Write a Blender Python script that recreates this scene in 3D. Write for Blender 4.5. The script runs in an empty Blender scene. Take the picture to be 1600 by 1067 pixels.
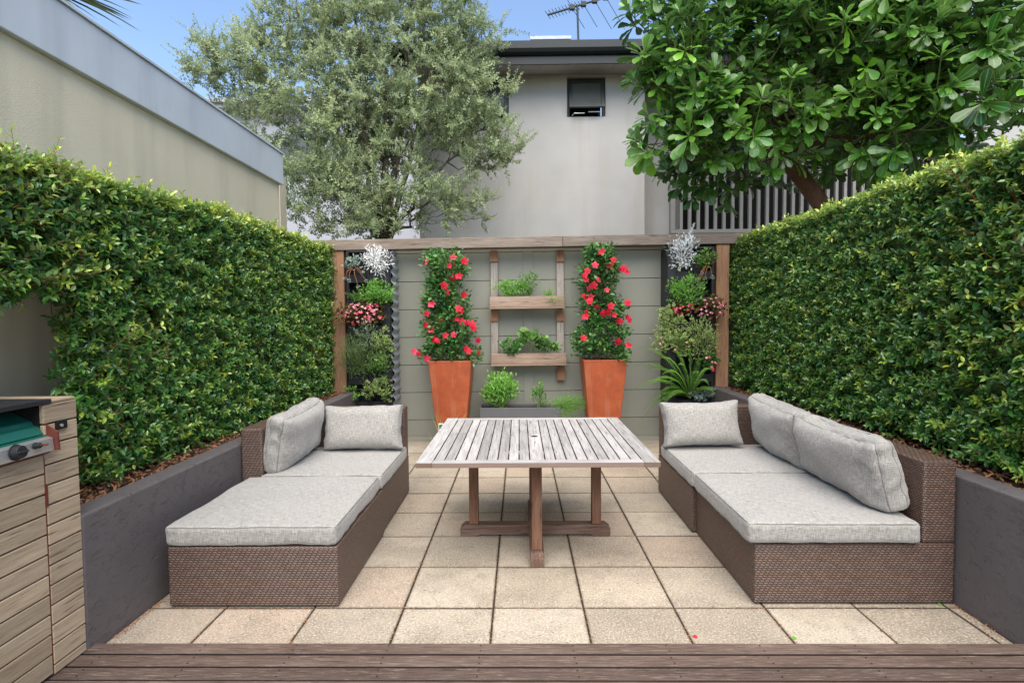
import bpy, math, random
import numpy as np
from mathutils import Matrix, Vector, noise as mnoise

R = math.radians
rng = np.random.default_rng(7)
random.seed(7)
scene = bpy.context.scene
C = bpy.data.collections.new('patio'); scene.collection.children.link(C)

# ------------------------------------------------------------------ camera
FPX, H = 858.0, 1.62                      # focal length in photo pixels, eye height
cam_d = bpy.data.cameras.new('camera'); cam = bpy.data.objects.new('camera', cam_d)
C.objects.link(cam); scene.camera = cam
cam_d.sensor_width = 36; cam_d.lens = FPX / 1600 * 36
cam_d.clip_start = .05; cam_d.clip_end = 500
CM = (Matrix.Rotation(R(.8), 4, 'Z') @ Matrix.Rotation(R(90 - 2.5), 4, 'X') @ Matrix.Rotation(R(-.45), 4, 'Z'))
cam.matrix_world = Matrix.Translation((0, 0, H)) @ CM

# ------------------------------------------------------------------ sky, sun, exposure
SUN_EL, SUN_AZ = 60, 176                  # sun behind the camera, a little to the right
w = bpy.data.worlds.new('World'); scene.world = w; w.use_nodes = True
nt = w.node_tree; bg = nt.nodes['Background']
sky = nt.nodes.new('ShaderNodeTexSky'); sky.sky_type = 'NISHITA'; sky.sun_disc = False
sky.sun_elevation = R(SUN_EL); sky.sun_rotation = R(SUN_AZ); sky.air_density = 1.0; sky.dust_density = .6; sky.ozone_density = 1.4
nt.links.new(sky.outputs[0], bg.inputs[0]); bg.inputs[1].default_value = .12
sd = bpy.data.lights.new('sun', 'SUN'); sun = bpy.data.objects.new('sun', sd); C.objects.link(sun)
sd.energy = 3.0; sd.angle = R(75); sd.color = (1, .92, .80)
az, el = R(SUN_AZ), R(SUN_EL)
sdir = Vector((math.sin(az) * math.cos(el), math.cos(az) * math.cos(el), math.sin(el)))
sun.rotation_euler = sdir.to_track_quat('Z', 'Y').to_euler()
vs = scene.view_settings
scene.display_settings.display_device = 'sRGB'
vs.view_transform = 'Standard'; vs.look = 'None'; vs.exposure = 1.28; vs.gamma = 1

def at(px, py, Y):
    """world point seen at photo pixel (px, py) on the plane y = Y (used to read sizes off the photograph)"""
    d = CM.to_3x3() @ Vector(((px - 800) / FPX, -(py - 533.5) / FPX, -1))
    t = Y / d.y
    return Vector((d.x * t, Y, H + d.z * t))

# ------------------------------------------------------------------ mesh helpers
class MB:
    """collects geometry; attribute lf = (random, young, edge)"""
    def __init__(s): s.V = []; s.F = []; s.A = []; s.n = 0
    def add(s, V, F, a=(0, 0, 0)):
        V = np.asarray(V, float).reshape(-1, 3); A = np.asarray(a, float)
        if A.ndim == 1: A = np.tile(A, (len(V), 1))
        s.V.append(V); s.A.append(A)
        if isinstance(F, np.ndarray): s.F.append(F + s.n)
        else:
            for k in (3, 4):
                q = [f for f in F if len(f) == k]
                if q: s.F.append(np.array(q) + s.n)
            for f in F:
                if len(f) > 4: s.F.append(np.array([f]) + s.n)
        s.n += len(V); return s
    def box(s, x0, x1, y0, y1, z0, z1, r=None, M=None, shear=0):
        V = np.array([(x, y, z) for z in (z0, z1) for y in (y0, y1) for x in (x0, x1)], float)
        if shear: V[:, 2] += V[:, 0] * shear
        if M is not None: V = np.array([M @ Vector(v) for v in V])
        F = np.array([(0, 2, 3, 1), (4, 5, 7, 6), (0, 1, 5, 4), (2, 6, 7, 3), (0, 4, 6, 2), (1, 3, 7, 5)])
        return s.add(V, F, (random.random() if r is None else r, 0, 0))
    def tube(s, P, rad, n=6, a=None, cap=True):
        P = np.asarray(P, float); k = len(P); rad = np.full(k, rad) if np.isscalar(rad) else np.asarray(rad)
        T = np.gradient(P, axis=0); T /= np.linalg.norm(T, axis=1)[:, None] + 1e-9
        u = np.cross(T[0], (0, 0, 1.)); 
        if np.linalg.norm(u) < .05: u = np.cross(T[0], (0, 1., 0))
        ang = np.arange(n) * 2 * math.pi / n; V = []
        for i in range(k):
            u = u - T[i] * u.dot(T[i]); u /= np.linalg.norm(u) + 1e-9; v = np.cross(T[i], u)
            V.append(P[i] + rad[i] * (np.cos(ang)[:, None] * u + np.sin(ang)[:, None] * v))
        V = np.concatenate(V); F = []
        for i in range(k - 1):
            for j in range(n): F.append((i*n+j, i*n+(j+1) % n, (i+1)*n+(j+1) % n, (i+1)*n+j))
        F = np.array(F)
        s.add(V, F, (random.random(), 0, 0) if a is None else a)
        if cap and n > 2:
            o = s.n - len(V)
            s.F.append(np.array([[o + j for j in range(n)][::-1]])); s.F.append(np.array([[o + (k-1)*n + j for j in range(n)]]))
        return s
    def cyl(s, c, ax, r, h, n=20, r2=None):
        c = np.array(c, float); d = np.array(ax, float); d /= np.linalg.norm(d)
        return s.tube([c, c + d * h], [r, r if r2 is None else r2], n)
    def build(s, name, m, parent=None, smooth=False, bevel=0, seg=1, uv=True):
        V = np.concatenate(s.V).astype(np.float32); A = np.concatenate(s.A).astype(np.float32)
        o0 = ORG.get(parent, (0, 0, 0)) if parent is not None else (0, 0, 0)
        V = V - np.array(o0, np.float32)
        loops = np.concatenate([f.ravel() for f in s.F]).astype(np.int32)
        tot = np.concatenate([np.full(len(f), f.shape[1]) for f in s.F]).astype(np.int32)
        st = np.concatenate([[0], np.cumsum(tot)[:-1]]).astype(np.int32)
        me = bpy.data.meshes.new(name)
        me.vertices.add(len(V)); me.vertices.foreach_set('co', V.ravel())
        me.loops.add(len(loops)); me.loops.foreach_set('vertex_index', loops)
        me.polygons.add(len(tot)); me.polygons.foreach_set('loop_start', st)
        me.polygons.foreach_set('use_smooth', np.full(len(tot), smooth))
        me.update(calc_edges=True)
        at_ = me.attributes.new('lf', 'FLOAT_VECTOR', 'POINT'); at_.data.foreach_set('vector', A.ravel())
        if uv and len(tot) < 60000:
            N = np.zeros(len(tot) * 3, np.float32); me.polygons.foreach_get('normal', N); N = np.abs(N.reshape(-1, 3))
            ax = np.repeat(N.argmax(1), tot); P = V[loops]
            U = np.where((ax == 0)[:, None], P[:, [1, 2]], np.where((ax == 1)[:, None], P[:, [0, 2]], P[:, [0, 1]]))
            l = me.uv_layers.new(name='UVMap'); l.data.foreach_set('uv', U.astype(np.float32).ravel())
        me.materials.append(m)
        o = bpy.data.objects.new(name, me); C.objects.link(o)
        if parent is not None: o.parent = parent
        ORG[o] = o0
        if bevel:
            b = o.modifiers.new('bevel', 'BEVEL'); b.width = bevel; b.segments = seg; b.limit_method = 'ANGLE'; b.angle_limit = R(40)
        return o
ORG = {}

def thing(name, label, cat, loc=(0, 0, 0), group=None):
    o = bpy.data.objects.new(name, None); C.objects.link(o); o.location = loc; o.empty_display_size = .1
    ORG[o] = tuple(loc); o['label'] = label; o['category'] = cat; o['kind'] = 'thing'
    if group: o['group'] = group
    return o
def tag(o, label, cat, group=None, kind='thing'):
    o['label'] = label; o['category'] = cat; o['kind'] = kind
    if group: o['group'] = group
    return o
def struct(o, label=None):
    o['kind'] = 'structure'
    if label: o['label'] = label; o['category'] = o.name.split('.')[0].replace('_', ' ')
    return o

# ------------------------------------------------------------------ materials
class NT:
    def __init__(s, name):
        s.m = bpy.data.materials.new(name); s.m.use_nodes = True; s.t = s.m.node_tree
        s.b = s.t.nodes['Principled BSDF']; s.o = s.t.nodes['Material Output']
    def n(s, ty, **k):
        nd = s.t.nodes.new('ShaderNode' + ty)
        for a, v in k.items():
            if a.startswith('i_'):
                key = a[2:]; key = int(key) if key.isdigit() else key.replace('_', ' ')
                s.set(nd.inputs[key], v)
            else: setattr(nd, a, v)
        return nd
    def set(s, inp, v):
        if isinstance(v, bpy.types.NodeSocket): s.t.links.new(v, inp)
        elif isinstance(v, tuple) and len(v) == 3 and inp.type == 'RGBA': inp.default_value = (*v, 1)
        else: inp.default_value = v
    def math(s, op, a, b=0., c=0., clamp=False):
        nd = s.n('Math', operation=op, use_clamp=clamp); s.set(nd.inputs[0], a); s.set(nd.inputs[1], b); s.set(nd.inputs[2], c); return nd.outputs[0]
    def mix(s, f, a, b, blend='MIX'):
        nd = s.n('Mix', data_type='RGBA', blend_type=blend); s.set(nd.inputs[0], f); s.set(nd.inputs[6], a); s.set(nd.inputs[7], b); return nd.outputs[2]
    def ramp(s, f, stops):
        nd = s.n('ValToRGB'); s.set(nd.inputs[0], f); e = nd.color_ramp.elements
        while len(e) < len(stops): e.new(.5)
        for q, (p, c) in zip(e, stops): q.position = p; q.color = (*((c,) * 3 if np.isscalar(c) else c), 1)
        return nd.outputs[0]
    def noise(s, vec, sc, det=3., rough=.55):
        nd = s.n('TexNoise'); s.set(nd.inputs['Vector'], vec); nd.inputs['Scale'].default_value = sc
        nd.inputs['Detail'].default_value = det; nd.inputs['Roughness'].default_value = rough; return nd.outputs[0]
    def mp(s, vec, scale=(1, 1, 1), loc=(0, 0, 0)):
        nd = s.n('Mapping'); s.set(nd.inputs[0], vec); nd.inputs['Scale'].default_value = scale
        if isinstance(loc, bpy.types.NodeSocket): s.set(nd.inputs['Location'], loc)
        else: nd.inputs['Location'].default_value = loc
        return nd.outputs[0]
    def lf(s):
        a = s.n('Attribute', attribute_name='lf'); x = s.n('SeparateXYZ'); s.t.links.new(a.outputs['Vector'], x.inputs[0])
        return x.outputs[0], x.outputs[1], x.outputs[2]
    def co(s, which='Object'): return s.n('TexCoord').outputs[which]
    def bump(s, h, st=.5, dist=.01, nrm=None):
        nd = s.n('Bump'); s.set(nd.inputs['Height'], h); nd.inputs['Strength'].default_value = st; nd.inputs['Distance'].default_value = dist
        if nrm is not None: s.set(nd.inputs['Normal'], nrm)
        s.t.links.new(nd.outputs[0], s.b.inputs['Normal']); return nd.outputs[0]
    def fin(s, col, rough=.7, spec=.4, metal=0.):
        s.set(s.b.inputs['Base Color'], col); s.set(s.b.inputs['Roughness'], rough); s.set(s.b.inputs['Specular IOR Level'], spec)
        s.set(s.b.inputs['Metallic'], metal); return s.m

def wood(name, c0, c1, c2, axis=0, var=.35, moss=None, rough=.75, worn=None, bump=.5, side=None, fs=52., fa=2.6, gap_shade=None):
    t = NT(name); r, _, _ = t.lf(); co = t.co()
    comb = t.n('CombineXYZ'); [t.set(comb.inputs[i], t.math('MULTIPLY', r, 9. + 3*i)) for i in range(3)]
    sc = [fs, fs, fs]; sc[axis] = fa
    v = t.mp(co, tuple(sc), comb.outputs[0]); fib = t.noise(v, 1.6, 6., .65)
    sc2 = [9., 9., 9.]; sc2[axis] = 1.6; bl = t.noise(t.mp(co, tuple(sc2), comb.outputs[0]), .8, 4.)
    f = t.math('ADD', t.math('MULTIPLY', fib, .65), t.math('MULTIPLY', bl, .4))
    col = t.ramp(f, [(.3, c0), (.52, c1), (.72, c2)])
    br = t.math('ADD', t.math('MULTIPLY', r, var), 1 - var * .5)
    hs = t.n('HueSaturation'); t.set(hs.inputs['Value'], br); t.set(hs.inputs['Color'], col); col = hs.outputs[0]
    # cracks and nail-sized dark marks
    sc3 = [90., 90., 90.]; sc3[axis] = 5.; ck = t.noise(t.mp(co, tuple(sc3), comb.outputs[0]), 1., 3.)
    col = t.mix(t.ramp(ck, [(.3, .75), (.4, 0.)]), col, tuple(x * .35 for x in c0))
    if worn:
        wn = t.noise(t.mp(co, tuple(x * 1.7 for x in sc), comb.outputs[0]), 1., 6., .75)
        col = t.mix(t.ramp(wn, [(.55, 0.), (.68, .8)]), col, worn)
    if moss:
        mn = t.noise(t.mp(co, (3., 3., 3.)), 1.2, 5., .7)
        col = t.mix(t.ramp(mn, [(.54, 0.), (.68, .65)]), col, moss)
    if gap_shade:  # board sides near black: shade of the gaps painted into the colour
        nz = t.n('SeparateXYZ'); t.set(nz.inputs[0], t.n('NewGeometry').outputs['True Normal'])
        col = t.mix(t.ramp(t.math('ABSOLUTE', nz.outputs[2]), [(.2, 1.), (.6, 0.)]), col, gap_shade)
    if side:
        nz = t.n('SeparateXYZ'); t.set(nz.inputs[0], t.n('NewGeometry').outputs['True Normal'])
        col = t.mix(t.ramp(t.math('ABSOLUTE', nz.outputs[2]), [(.3, 1.), (.8, 0.)]), col, t.mix(fib, tuple(x * .6 for x in side), side))
    t.bump(t.math('ADD', fib, t.math('MULTIPLY', ck, .5)), bump, .004)
    return t.fin(col, rough, .3)

def stucco(name, c, sc=60., st=.5, dist=.006, var=.12, streak=0., streakc=None, rough=.85, pits=False, spec=.3):
    t = NT(name); co = t.co()
    big = t.noise(co, 1.1, 4.); fine = t.noise(co, sc, 5., .6)
    col = t.mix(t.ramp(big, [(.3, 0.), (.7, 1.)]), tuple(x * (1 - var) for x in c), tuple(min(1, x * (1 + var)) for x in c))
    if streak:
        s = t.noise(t.mp(co, (2.3, 2.3, .25)), 1.3, 4., .55)
        col = t.mix(t.ramp(s, [(.5, 0.), (.72, streak)]), col, streakc or tuple(x * .5 for x in c))
    h = fine
    if pits:
        p = t.noise(t.mp(co, (9, 9, 16)), 1.3, 6., .75); pr = t.ramp(p, [(.36, 0.), (.46, 1.)])
        h = t.math('ADD', t.math('MULTIPLY', fine, .35), t.math('MULTIPLY', pr, .9))
        lg = t.noise(co, 2.2, 5., .65)
        col = t.mix(t.ramp(lg, [(.5, 0.), (.8, .3)]), col, tuple(x * 1.35 for x in c))
    t.bump(h, st, dist); return t.fin(col, rough, spec)

def leafmat(name, dark, light, young, rough=.4, trans=.3, edge=None, edge_at=.75, rib=None, back=1.25, spec=.45):
    t = NT(name); r, y, e = t.lf()
    col = t.mix(r, dark, light); col = t.mix(y, col, young)
    if rib: col = t.mix(t.ramp(e, [(.0, .8), (.16, .0)]), col, rib)
    if edge: col = t.mix(t.ramp(e, [(edge_at - .1, 0.), (edge_at + .1, .85)]), col, edge)
    bf = t.n('NewGeometry').outputs['Backfacing']
    hs = t.n('HueSaturation'); hs.inputs['Saturation'].default_value = .75; hs.inputs['Value'].default_value = back; t.set(hs.inputs['Color'], col)
    col = t.mix(bf, col, hs.outputs[0])
    t.fin(col, rough, spec)
    tr = t.n('BsdfTranslucent'); hs2 = t.n('HueSaturation'); hs2.inputs['Value'].default_value = 1.5; hs2.inputs['Saturation'].default_value = 1.15
    t.set(hs2.inputs['Color'], col); t.set(tr.inputs[0], hs2.outputs[0])
    mx = t.n('MixShader'); mx.inputs[0].default_value = trans
    t.t.links.new(t.b.outputs[0], mx.inputs[1]); t.t.links.new(tr.outputs[0], mx.inputs[2]); t.t.links.new(mx.outputs[0], t.o.inputs[0])
    return t.m

def plain(name, c, rough=.5, spec=.5, metal=0., var=.15, sc=8., bump=0.):
    t = NT(name); n = t.noise(t.co(), sc, 5., .6)
    col = t.mix(n, tuple(x * (1 - var) for x in c), tuple(min(1., x * (1 + var)) for x in c))
    if bump: t.bump(t.noise(t.co(), sc * 12, 3.), bump, .003)
    t.fin(col, rough, spec, metal); return t.m

def wicker():
    t = NT('woven_resin_wicker'); uv = t.co('UV'); s = t.n('SeparateXYZ'); t.set(s.inputs[0], uv)
    W, Hh = .027, .0130
    v = t.math('DIVIDE', s.outputs[1], Hh); row = t.math('FLOOR', v)
    par = t.math('MULTIPLY', t.math('MODULO', row, 2.), .5)
    u = t.math('ADD', t.math('ADD', t.math('DIVIDE', s.outputs[0], W), par), t.math('MULTIPLY', v, .22))
    hu = t.math('ABSOLUTE', t.math('SINE', t.math('MULTIPLY', u, math.pi)))
    hv = t.math('ABSOLUTE', t.math('SINE', t.math('MULTIPLY', v, math.pi)))
    h = t.math('MULTIPLY', t.math('POWER', hu, .45), t.math('POWER', hv, .7))
    big = t.noise(t.co(), 2.5, 3.); br = t.n('TexWhiteNoise', noise_dimensions='2D')
    cb = t.n('CombineXYZ'); t.set(cb.inputs[0], t.math('FLOOR', u)); t.set(cb.inputs[1], row); t.set(br.inputs['Vector'], cb.outputs[0])
    base = t.mix(br.outputs[0], (.105, .062, .045), (.175, .108, .082))
    base = t.mix(t.ramp(big, [(.35, 0.), (.7, .35)]), base, (.17, .12, .10))
    col = t.mix(t.ramp(h, [(.10, 0.), (.85, 1.)]), (.028, .016, .012), base)
    t.bump(h, .9, .004); return t.fin(col, .42, .5)

def fabric(name='grey_woven_fabric'):
    t = NT(name); uv = t.co('UV'); o = t.co()
    a = t.noise(t.mp(uv, (230., 22., 1.)), 1., 3., .6); b = t.noise(t.mp(uv, (22., 230., 1.)), 1., 3., .6)
    f = t.math('ADD', t.math('MULTIPLY', a, .5), t.math('MULTIPLY', b, .5))
    col = t.ramp(f, [(.33, (.105, .10, .092)), (.47, (.26, .248, .23)), (.64, (.43, .412, .385))])
    big = t.noise(o, 3., 4.); col = t.mix(t.ramp(big, [(.35, 0.), (.75, .25)]), col, (.40, .37, .33))
    wr = t.noise(o, 7., 4., .6); fine = t.math('MULTIPLY', f, .35)
    b1 = t.bump(t.math('ADD', t.math('MULTIPLY', wr, 1.), fine), .35, .012)
    t.set(t.b.inputs['Sheen Weight'], .25)
    return t.fin(col, .9, .15)

def paver():
    t = NT('aggregate_concrete_paver'); r, eu, ev = t.lf(); co = t.co()
    c = t.mix(r, (.30, .25, .19), (.41, .355, .28))
    c = t.mix(t.ramp(t.math('FRACT', t.math('MULTIPLY', r, 7.3)), [(.55, 0.), (1., .7)]), c, (.39, .29, .22)); big = t.noise(co, 1.5, 6., .65); c = t.mix(t.ramp(big, [(.45, 0.), (.66, .75)]), c, (.20, .165, .125))
    md = t.noise(co, 9., 6., .7); c = t.mix(t.ramp(md, [(.52, 0.), (.72, .55)]), c, (.20, .175, .14))
    fi = t.noise(co, 85., 4., .75); c = t.mix(t.ramp(fi, [(.52, 0.), (.66, .7)]), c, (.62, .57, .47)); c = t.mix(t.ramp(fi, [(.34, .6), (.46, 0.)]), c, (.16, .135, .10))
    v = t.n('TexVoronoi'); t.set(v.inputs['Vector'], co); v.inputs['Scale'].default_value = 55.
    pit = t.ramp(v.outputs['Distance'], [(.10, 1.), (.24, 0.)])
    pm = t.ramp(t.noise(co, 5., 4.), [(.42, 0.), (.55, 1.)])
    pitm = t.math('MULTIPLY', pit, pm)
    c = t.mix(t.math('MULTIPLY', pitm, .75), c, (.09, .075, .06))
    v2 = t.n('TexVoronoi'); t.set(v2.inputs['Vector'], t.mp(co, (1., 1.35, 1.))); v2.inputs['Scale'].default_value = 21.; v2.inputs['Randomness'].default_value = 1.
    sel = t.ramp(t.n('SeparateColor', i_0=v2.outputs['Color']).outputs[0], [(.62, 0.), (.64, 1.)])
    sp = t.math('MULTIPLY', t.ramp(t.math('ADD', v2.outputs['Distance'], t.math('MULTIPLY', fi, .3)), [(.27, 1.), (.36, 0.)]), sel)
    c = t.mix(t.math('MULTIPLY', sp, .6), c, (.15, .13, .10))
    ed = t.math('MINIMUM', t.math('MINIMUM', eu, t.math('SUBTRACT', 1., eu)), t.math('MINIMUM', ev, t.math('SUBTRACT', 1., ev)))
    ed = t.math('SUBTRACT', ed, t.math('MULTIPLY', t.noise(co, 11., 6., .75), .085))
    ed = t.math('ADD', ed, .1); c = t.mix(t.ramp(ed, [(.058, .7), (.082, 0.)]), c, (.15, .12, .09))
    t.bump(t.math('SUBTRACT', fi, pitm), .5, .004); return t.fin(c, .85, .25)

M = {}
M['deck'] = wood('weathered_deck_timber', (.045, .028, .021), (.10, .066, .052), (.165, .122, .10), 0, .45, worn=(.31, .245, .195), fs=110., fa=5.5, gap_shade=(.018, .013, .011))
M['silver_y'] = wood('silvered_teak_slats', (.15, .14, .135), (.32, .305, .295), (.47, .455, .445), 1, .42, side=(.20, .135, .10))
M['silver_x'] = wood('silvered_teak_rails', (.19, .17, .165), (.38, .36, .35), (.54, .52, .51), 0, .15, side=(.27, .19, .155))
M['teak_z'] = wood('brown_teak_legs', (.08, .036, .02), (.15, .072, .042), (.23, .13, .085), 2, .3)
M['teak_x'] = wood('brown_teak_feet', (.06, .032, .022), (.12, .07, .05), (.22, .16, .13), 0, .3)
M['teak_y'] = wood('brown_teak_foot_rail', (.06, .032, .022), (.12, .07, .05), (.22, .16, .13), 1, .3)
M['rail'] = wood('weathered_top_rail', (.12, .09, .068), (.21, .165, .13), (.32, .27, .225), 0, .15)
M['post'] = wood('reddish_pine_post', (.20, .10, .05), (.33, .175, .10), (.43, .26, .16), 2, .2)
M['pallet_x'] = wood('pallet_board', (.20, .13, .09), (.28, .195, .14), (.40, .31, .245), 0, .25)
M['pallet_z'] = wood('pallet_upright', (.22, .18, .15), (.36, .31, .27), (.50, .45, .40), 2, .2)
M['pallet_end'] = wood('pallet_end_block', (.17, .08, .04), (.30, .15, .08), (.38, .22, .13), 2, .2)
M['cab'] = wood('cabinet_cladding', (.26, .19, .125), (.38, .29, .195), (.48, .385, .275), 1, .35, moss=(.15, .145, .03))
M['clad'] = stucco('sage_painted_cladding', (.262, .260, .214), 40., .15, .003, .07, .35, (.21, .21, .165), .6)
M['left_wall'] = stucco('beige_render', (.55, .495, .385), 120., .5, .008, .06, .45, (.33, .31, .24))
M['fascia'] = stucco('grey_blue_metal_fascia', (.46, .50, .56), 30., .08, .002, .10, .4, (.27, .29, .33), .5)
M['house'] = stucco('pale_house_render', (.47, .46, .445), 40., .35, .008, .09, .5, (.40, .36, .31))
M['soffit'] = plain('painted_soffit', (.55, .53, .50), .7, .3)
M['gutter'] = plain('dark_green_gutter', (.010, .015, .016), .45, .4)
M['roof'] = plain('grey_metal_roof', (.30, .33, .37), .4, .5, .3)
M['louvre'] = plain('grey_batten_paint', (.30, .29, .27), .6, .3)
M['dark'] = plain('dark_interior', (.012, .011, .010), .8, .2)
M['whitebld'] = stucco('white_painted_render', (.38, .385, .42), 40., .2, .005, .04)
M['planter'] = stucco('charcoal_rendered_block', (.105, .093, .094), 45., .6, .012, .12, pits=True, rough=.55, spec=.5)
M['paver'] = paver()
M['joint'] = plain('sandy_joint_dirt', (.040, .031, .021), .95, .1, var=.5, sc=30., bump=.5)
M['soil'] = plain('dark_soil', (.05, .03, .018), .95, .1, var=.5, sc=25., bump=.8)
M['wicker'] = wicker(); M['fabric'] = fabric()
M['piping'] = plain('grey_piping', (.20, .195, .185), .9, .15)
M['pot'] = None
M['trough'] = plain('charcoal_trough', (.10, .10, .105), .5, .4)
M['black'] = plain('black_plastic', (.016, .017, .02), .5, .4, bump=.3)
M['zinc'] = plain('galvanised_corrugated_iron', (.35, .38, .42), .38, .5, .55)
M['green_enamel'] = plain('green_enamel', (.01, .105, .075), .28, .5)
M['steel'] = plain('scuffed_stainless_steel', (.55, .55, .54), .35, .5, .75, var=.25, sc=20.)
M['rust'] = plain('rusty_red_metal', (.13, .032, .022), .75, .3, var=.5, sc=30., bump=.5)
M['bark'] = wood('grey_brown_bark', (.035, .028, .02), (.085, .068, .052), (.16, .135, .11), 2, .3)
M['bark_red'] = wood('red_brown_bark', (.05, .025, .015), (.11, .055, .035), (.17, .10, .07), 2, .3)
M['twig'] = plain('orange_brown_twig', (.24, .095, .04), .7, .2, var=.4, sc=20.)
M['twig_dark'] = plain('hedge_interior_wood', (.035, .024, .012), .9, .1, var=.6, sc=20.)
M['stem_green'] = plain('green_stem', (.10, .16, .04), .6, .2, var=.4)
M['glass'] = plain('dim_window_glass', (.09, .10, .095), .12, .5)
M['winframe'] = plain('dark_window_frame', (.035, .045, .045), .4, .4)
def potmat():
    t = NT('glazed_terracotta'); co = t.co(); n = t.noise(co, 6., 6., .7); n2 = t.noise(t.mp(co, (5, 5, 1.2)), 2., 4.)
    c = t.ramp(n, [(.3, (.27, .058, .022)), (.55, (.36, .08, .028)), (.78, (.41, .115, .048))])
    c = t.mix(t.ramp(n2, [(.5, 0.), (.75, .4)]), c, (.25, .05, .018)); st = t.noise(t.mp(co, (9, 9, .9)), 1.6, 5., .6); c = t.mix(t.ramp(st, [(.54, 0.), (.72, .45)]), c, (.42, .20, .11))
    t.bump(n, .15, .004); return t.fin(c, .42, .45)
M['pot'] = potmat()
M['hedge'] = leafmat('lilly_pilly_leaf', (.020, .085, .018), (.115, .32, .062), (.48, .56, .05), .23, .2, spec=.7, back=1.1)
M['olive'] = leafmat('silvery_small_leaf', (.10, .155, .06), (.34, .41, .225), (.46, .52, .25), .5, .35)
M['big'] = leafmat('glossy_large_leaf', (.009, .050, .010), (.055, .19, .022), (.20, .44, .035), .30, .18, back=1.05, rib=(.16, .28, .06), edge=(.22, .32, .05), edge_at=.93, spec=.55)
M['mand'] = leafmat('glossy_climber_leaf', (.012, .07, .018), (.060, .20, .040), (.2, .36, .06), .3, .2)
M['mint'] = leafmat('bright_herb_leaf', (.07, .24, .02), (.17, .42, .05), (.32, .52, .10), .45, .35)
M['herb'] = leafmat('mid_herb_leaf', (.045, .14, .02), (.12, .29, .05), (.25, .38, .08), .5, .3)
M['silver'] = leafmat('silver_felt_leaf', (.66, .67, .66), (.86, .87, .86), (.9, .9, .9), .8, .2, back=1.)
M['greygreen'] = leafmat('grey_green_leaf', (.12, .20, .11), (.28, .38, .24), (.35, .42, .2), .6, .25)
M['rose'] = leafmat('rosemary_leaf', (.06, .13, .035), (.17, .27, .08), (.26, .33, .11), .55, .2)
M['varieg'] = leafmat('cream_edged_leaf', (.08, .20, .03), (.16, .32, .06), (.3, .4, .1), .45, .3, edge=(.62, .62, .30), edge_at=.7)
M['begleaf'] = leafmat('bronze_begonia_leaf', (.09, .035, .015), (.16, .12, .03), (.16, .20, .04), .35, .3)
M['fern'] = leafmat('fern_frond_leaf', (.05, .15, .018), (.13, .29, .04), (.22, .40, .05), .5, .4)
M['succ'] = leafmat('blue_succulent_leaf', (.16, .25, .23), (.33, .43, .40), (.4, .45, .25), .5, .1)
M['grass'] = leafmat('dry_grass_blade', (.25, .24, .08), (.42, .38, .16), (.2, .35, .05), .6, .3)
M['chive'] = leafmat('chive_blade', (.09, .24, .03), (.2, .40, .07), (.3, .45, .1), .5, .3)
M['palm'] = leafmat('dark_palm_blade', (.02, .05, .02), (.06, .12, .04), (.15, .13, .05), .35, .2)
M['red'] = leafmat('red_petal', (.48, .004, .018), (.70, .008, .042), (.8, .06, .16), .6, .3, back=1.)
M['pink'] = leafmat('pink_petal', (.65, .09, .17), (.85, .35, .42), (.95, .7, .72), .5, .3, back=1.)
M['hotpink'] = leafmat('hot_pink_petal', (.66, .010, .045), (.80, .05, .12), (.9, .4, .5), .5, .3, back=1.)
M['yellow'] = plain('yellow_flower_throat', (.75, .45, .03), .6)
M['mulch'] = leafmat('dry_leaf_litter', (.10, .035, .015), (.30, .13, .05), (.4, .2, .1), .8, .1)

# ------------------------------------------------------------------ foliage helpers
def leaf(rows=3, prof=None, W=.45, fold=.18, curl=.15, wavy=0., ts=None):
    """unit-length leaf along +y, width along x, normal +z, three columns"""
    prof = prof or [0, .9, .85, 0]; n = len(prof); V = []; E = []
    for i, p in enumerate(prof):
        t = ts[i] if ts else i / (n - 1); z = -curl * t * t
        for c in (-1, 0, 1):
            wv = wavy * (1 if (i % 2) else -1) * (c != 0)
            V.append((c * p * W * .5, t, z + abs(c) * p * W * fold + wv)); E.append(abs(c))
    F = [(3*i+k, 3*i+k+1, 3*i+k+4, 3*i+k+3) for i in range(n - 1) for k in (0, 1)]
    return np.array(V), np.array(F), np.array(E, float)

def unit(v): return v / (np.linalg.norm(v, axis=-1, keepdims=True) + 1e-9)
def rdir(n): return unit(rng.normal(size=(n, 3)))

def scatter(mb, tm, P, D, U, S, rnd, young, wj=None):
    """leaf templates at P pointing along D, upper side towards U, length S"""
    V, F, E = tm; N = len(P); m = len(V)
    D = unit(D); U = unit(U - D * (U * D).sum(1, keepdims=True)); X = np.cross(D, U)
    Wj = np.ones(N) if wj is None else wj
    L = V[None] * S[:, None, None]
    out = P[:, None] + X[:, None] * (L[..., 0:1] * Wj[:, None, None]) + D[:, None] * L[..., 1:2] + U[:, None] * L[..., 2:3]
    A = np.stack([np.repeat(rnd, m), np.repeat(young, m), np.tile(E, N)], 1)
    FF = (F[None] + (np.arange(N) * m)[:, None, None]).reshape(-1, F.shape[1])
    mb.add(out.reshape(-1, 3), FF, A)

UPV = np.array((0, 0, 1.))
LF4 = leaf()
LF5 = leaf(prof=[0, .75, 1, .7, 0], W=.5)
LFN = leaf(prof=[.5, 1, 0], W=.09, fold=.1)
LFR = leaf(prof=[.2, .8, 1, .8, 0], W=.85, fold=.08, curl=.2)
BIG = leaf(prof=[.08, .12, .34, .60, .84, 1.0, .95, .62, .12], ts=[0, .14, .32, .48, .64, .78, .89, .96, 1.], W=.37, fold=.13, curl=.22, wavy=.012)

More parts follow.
